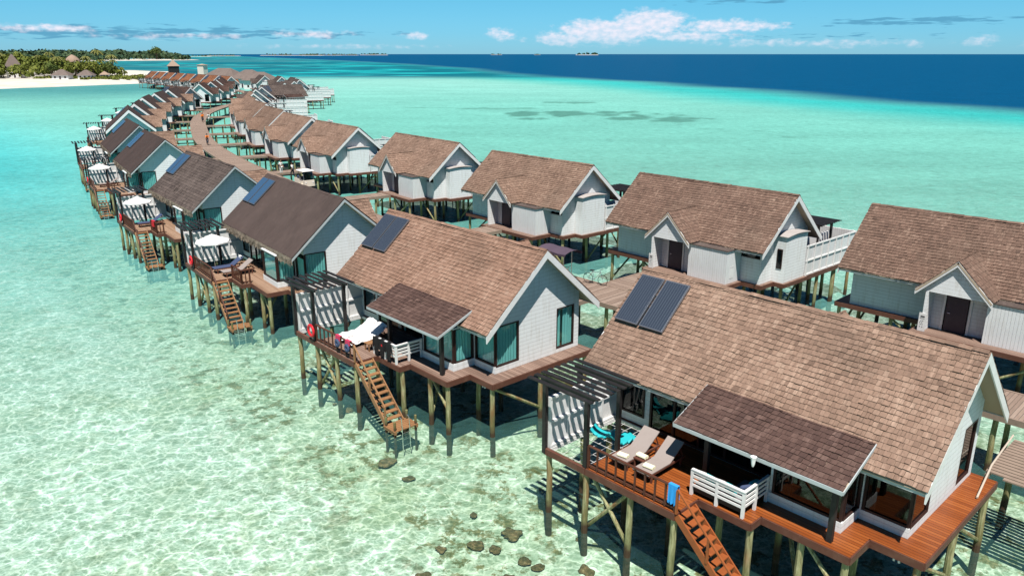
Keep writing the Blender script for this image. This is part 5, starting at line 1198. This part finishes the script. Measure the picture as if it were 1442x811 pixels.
def hut(name, loc, w_, d_, hw_, hr, m, label, rz=0, n=4, cat='hut', wallm='white_paint'):
    t = empty(name, loc, R(rz), label, cat); b = MB(); b.box(-w_ * .42, w_ * .42, -d_ * .42, d_ * .42, 0, hw_ + .2); wl = b.build('wall', M[wallm], t)
    b = MB(); b.box(-.5, .5, -d_ * .42 - .03, -d_ * .42 - .002, .02, 2.1); b.build('door', M['door_dark'], t)
    for sx in (-.26, .26): b = MB(); b.box(w_ * sx - .55, w_ * sx + .55, -d_ * .42 - .03, -d_ * .42 - .002, .9, 2.0); b.build('window', M['window_frame_wood'], t)
    b = MB(); ks = []
    if n == 4:
        e = [(-w_ / 2, -d_ / 2), (w_ / 2, -d_ / 2), (w_ / 2, d_ / 2), (-w_ / 2, d_ / 2)]; rl = max(0, (w_ - d_) / 2); rg = [(-rl, 0), (rl, 0)]
        E3 = [(x, y, hw_) for x, y in e]; r0, r1 = (rg[0][0] - .01, 0, hw_ + hr), (rg[1][0] + .01, 0, hw_ + hr)
        b.quad([E3[0], E3[1], r1, r0]); b.quad([E3[1], E3[2], r1]); b.quad([E3[2], E3[3], r0, r1]); b.quad([E3[3], E3[0], r0]); b.quad([(x, y, hw_ - .02) for x, y in e][::-1])
    else:
        for k in range(n):
            for lv in range(5):
                f0, f1 = lv / 5, (lv + 1) / 5; rad = lambda f: w_ / 2 * math.cos(f * math.pi / 2) ** .8 if f < 1 else .02
                a0, a1 = 2 * math.pi * k / n, 2 * math.pi * (k + 1) / n; b.quad([(rad(f0) * math.cos(a0), rad(f0) * math.sin(a0), hw_ + hr * f0), (rad(f0) * math.cos(a1), rad(f0) * math.sin(a1), hw_ + hr * f0), (rad(f1) * math.cos(a1), rad(f1) * math.sin(a1), hw_ + hr * f1), (rad(f1) * math.cos(a0), rad(f1) * math.sin(a0), hw_ + hr * f1)])
    b.build('roof', M[m], t); return t
hut('thatched_hall', (-336, 503, 1.6), 21, 18, 6, 12.0, 'thatch_grey', 'tall grey pyramid thatched roof in the wood at the left edge of the photo', 12, cat='hall')
hut('thatched_hall', (-318, 508, 1.6), 10, 9, 7, 7.6, 'thatch_grey', 'smaller grey peaked thatched roof in the wood, second from the left edge', 30, cat='hall')
hut('round_pavilion', (-300, 545, 1.6), 9.5, 9.5, 9.5, 5, 'thatch_tan', 'round pinkish tan thatched dome rising out of the wood', 0, 14, cat='pavilion')
hut('beach_house', (-273, 482, 1.5), 11, 9, 2.6, 3.4, 'thatch_grey', 'grey thatched beach house at the back of the sand, left of its twin', 8, cat='house')
hut('beach_house', (-262, 489, 1.5), 9.5, 8, 2.4, 3.2, 'thatch_grey', 'grey thatched beach house half behind a bush, right of its twin', 8, cat='house')
hut('beach_hut', (-258, 503, 1.5), 6, 6, 2.4, 2.2, 'thatch_tan', 'small pale hut with tan roof near the right end of the wood', 20)
hut('over_water_pavilion', (-199, 468, 0), 6.5, 6.5, 9.6, 3.6, 'thatch_tan', 'tan hip roofed lookout pavilion standing above the orange roofed villas', 30, wallm='black_wood', cat='pavilion')
hut('tower', (-168, 432, 0), 4.6, 4.2, 10.6, .7, 'thatch_tan', 'pale square roofed tower behind the orange villas, left of the big grey roofs', -18, cat='tower', wallm='cart_cream')
for k, (x, y, w_, d_, hw_, hr, rz, lb) in enumerate(((-150, 415, 22, 14, 4.6, 4.8, -20, 'big grey hip roof of the restaurant over the water, left one'), (-134, 405, 18, 13, 4.4, 4.4, -25, 'big grey hip roof of the restaurant over the water, middle one'), (-122, 386, 16, 12, 4.2, 3.9, -20, 'big grey hip roof of the restaurant over the water, right one'))):
    hut('restaurant_pavilion', (x, y, 0), w_, d_, hw_, hr, 'thatch_grey', lb, rz, cat='pavilion')
hut('beach_bar', (-215, 486, 1.0), 8, 4, 2.6, .6, 'towel_white', 'white flat roofed beach bar beside the orange villas', 0, cat='bar')
# orange roofed villas near the island
orm = roof_mesh('shingle', 'shingle_orange')
for i in range(8):
    c = copy_tree(FAR1); f_ = i / 7; x = -180 + 66 * f_; y = 400 - 84 * f_; put(c, (x, y, -52), 'orange roofed villa near the island, %s from the left end of its row' % ORD[i], False, 'orange roofed villas in a row near the island')
    for ch in c.children:
        if ch.name.startswith('roof'): ch.data = orm
        if ch.name.startswith('porch_roof'):
            if i == 0: PM = ch.data.copy(); PM.materials[0] = M['shingle_orange']
            ch.data = PM
# jetty of piles with a pale deck left of the orange row
jt = strip('jetty', [Vector((-213, 478, 0)), Vector((-200, 445, 0)), Vector((-188, 412, 0)), Vector((-172, 388, 0)), Vector((-158, 372, 0))], 1.4, D - .03); tag(jt, 'long timber jetty joining the orange roofed villas to the sandy point', 'jetty')
for k in range(10): pile_obj(jt, -213 + k * 5.6, 478 - k * 11, k=k)
# second island, its sandbar and the specks on the horizon
ISL2 = [(-1180, 1900), (-1000, 1980), (-900, 2120), (-880, 2260), (-960, 2420), (-1300, 2700), (-1900, 2800), (-1900, 2000)]
land('far_sandbar', ISL2, -1900, -860, 1880, 2820, 28, 1.6, 30)
far = MB(); rr = random.Random(31)
for _ in range(900):
    x = rr.uniform(-1900, -900); y = rr.uniform(1960, 2700); sdv = float(poly_sd(np.array([x]), np.array([y]), ISL2)[0])
    if sdv < 26: continue
    h = min(24, 6 + sdv * .16) * rr.uniform(.7, 1.1); crown_faces(far, (x, y, h * .62), rr.uniform(11, 19), h * .5, 34, rr, 4.5, 5)
o = far.build('far_wood', M['leaves_far']); tag(o, 'blue green wood on the second island beyond the first one', 'wood', kind='stuff')
c = copy_tree(BT[1]); c.location = (-985, 2215, 1); c.scale = (4.2, 3.4, 3.6); tag(c, 'tall dark tree clump at the right tip of the second island', 'tree')
def speck(x, y, L_, h, rz, seed):
    rr = random.Random(seed); b = MB(); b.hexa([(-L_ / 2, -L_ * .08, -1), (L_ / 2, -L_ * .08, -1), (L_ / 2, L_ * .08, -1), (-L_ / 2, L_ * .08, -1), (-L_ * .49, -L_ * .06, h * .12), (L_ * .49, -L_ * .06, h * .12), (L_ * .49, L_ * .06, h * .12), (-L_ * .49, L_ * .06, h * .12)], m=1)
    for _ in range(int(L_ / h * 1.2) + 6): crown_faces(b, (rr.uniform(-.42, .42) * L_, rr.uniform(-.03, .03) * L_, h * rr.uniform(.2, .55)), h * .5, h * .4, 16, rr, h * .22, 3)
    o = b.build('distant_island', [M['leaves_far'], M['sand']]); o.location = (x, y, 0); o.rotation_euler = (0, 0, rz); tag(o, kind='structure')
for k, (px, dist, L_, h) in enumerate(((425, 9000, 700, 26), (465, 10000, 500, 24), (495, 10500, 380, 22), (535, 12000, 420, 34), (700, 14000, 200, 28), (755, 14000, 120, 22), (822, 12000, 340, 46), (330, 6500, 300, 16), (288, 5200, 260, 13))):
    speck((px - 721) / 1077.7 * dist, dist, L_, h, 0, k)
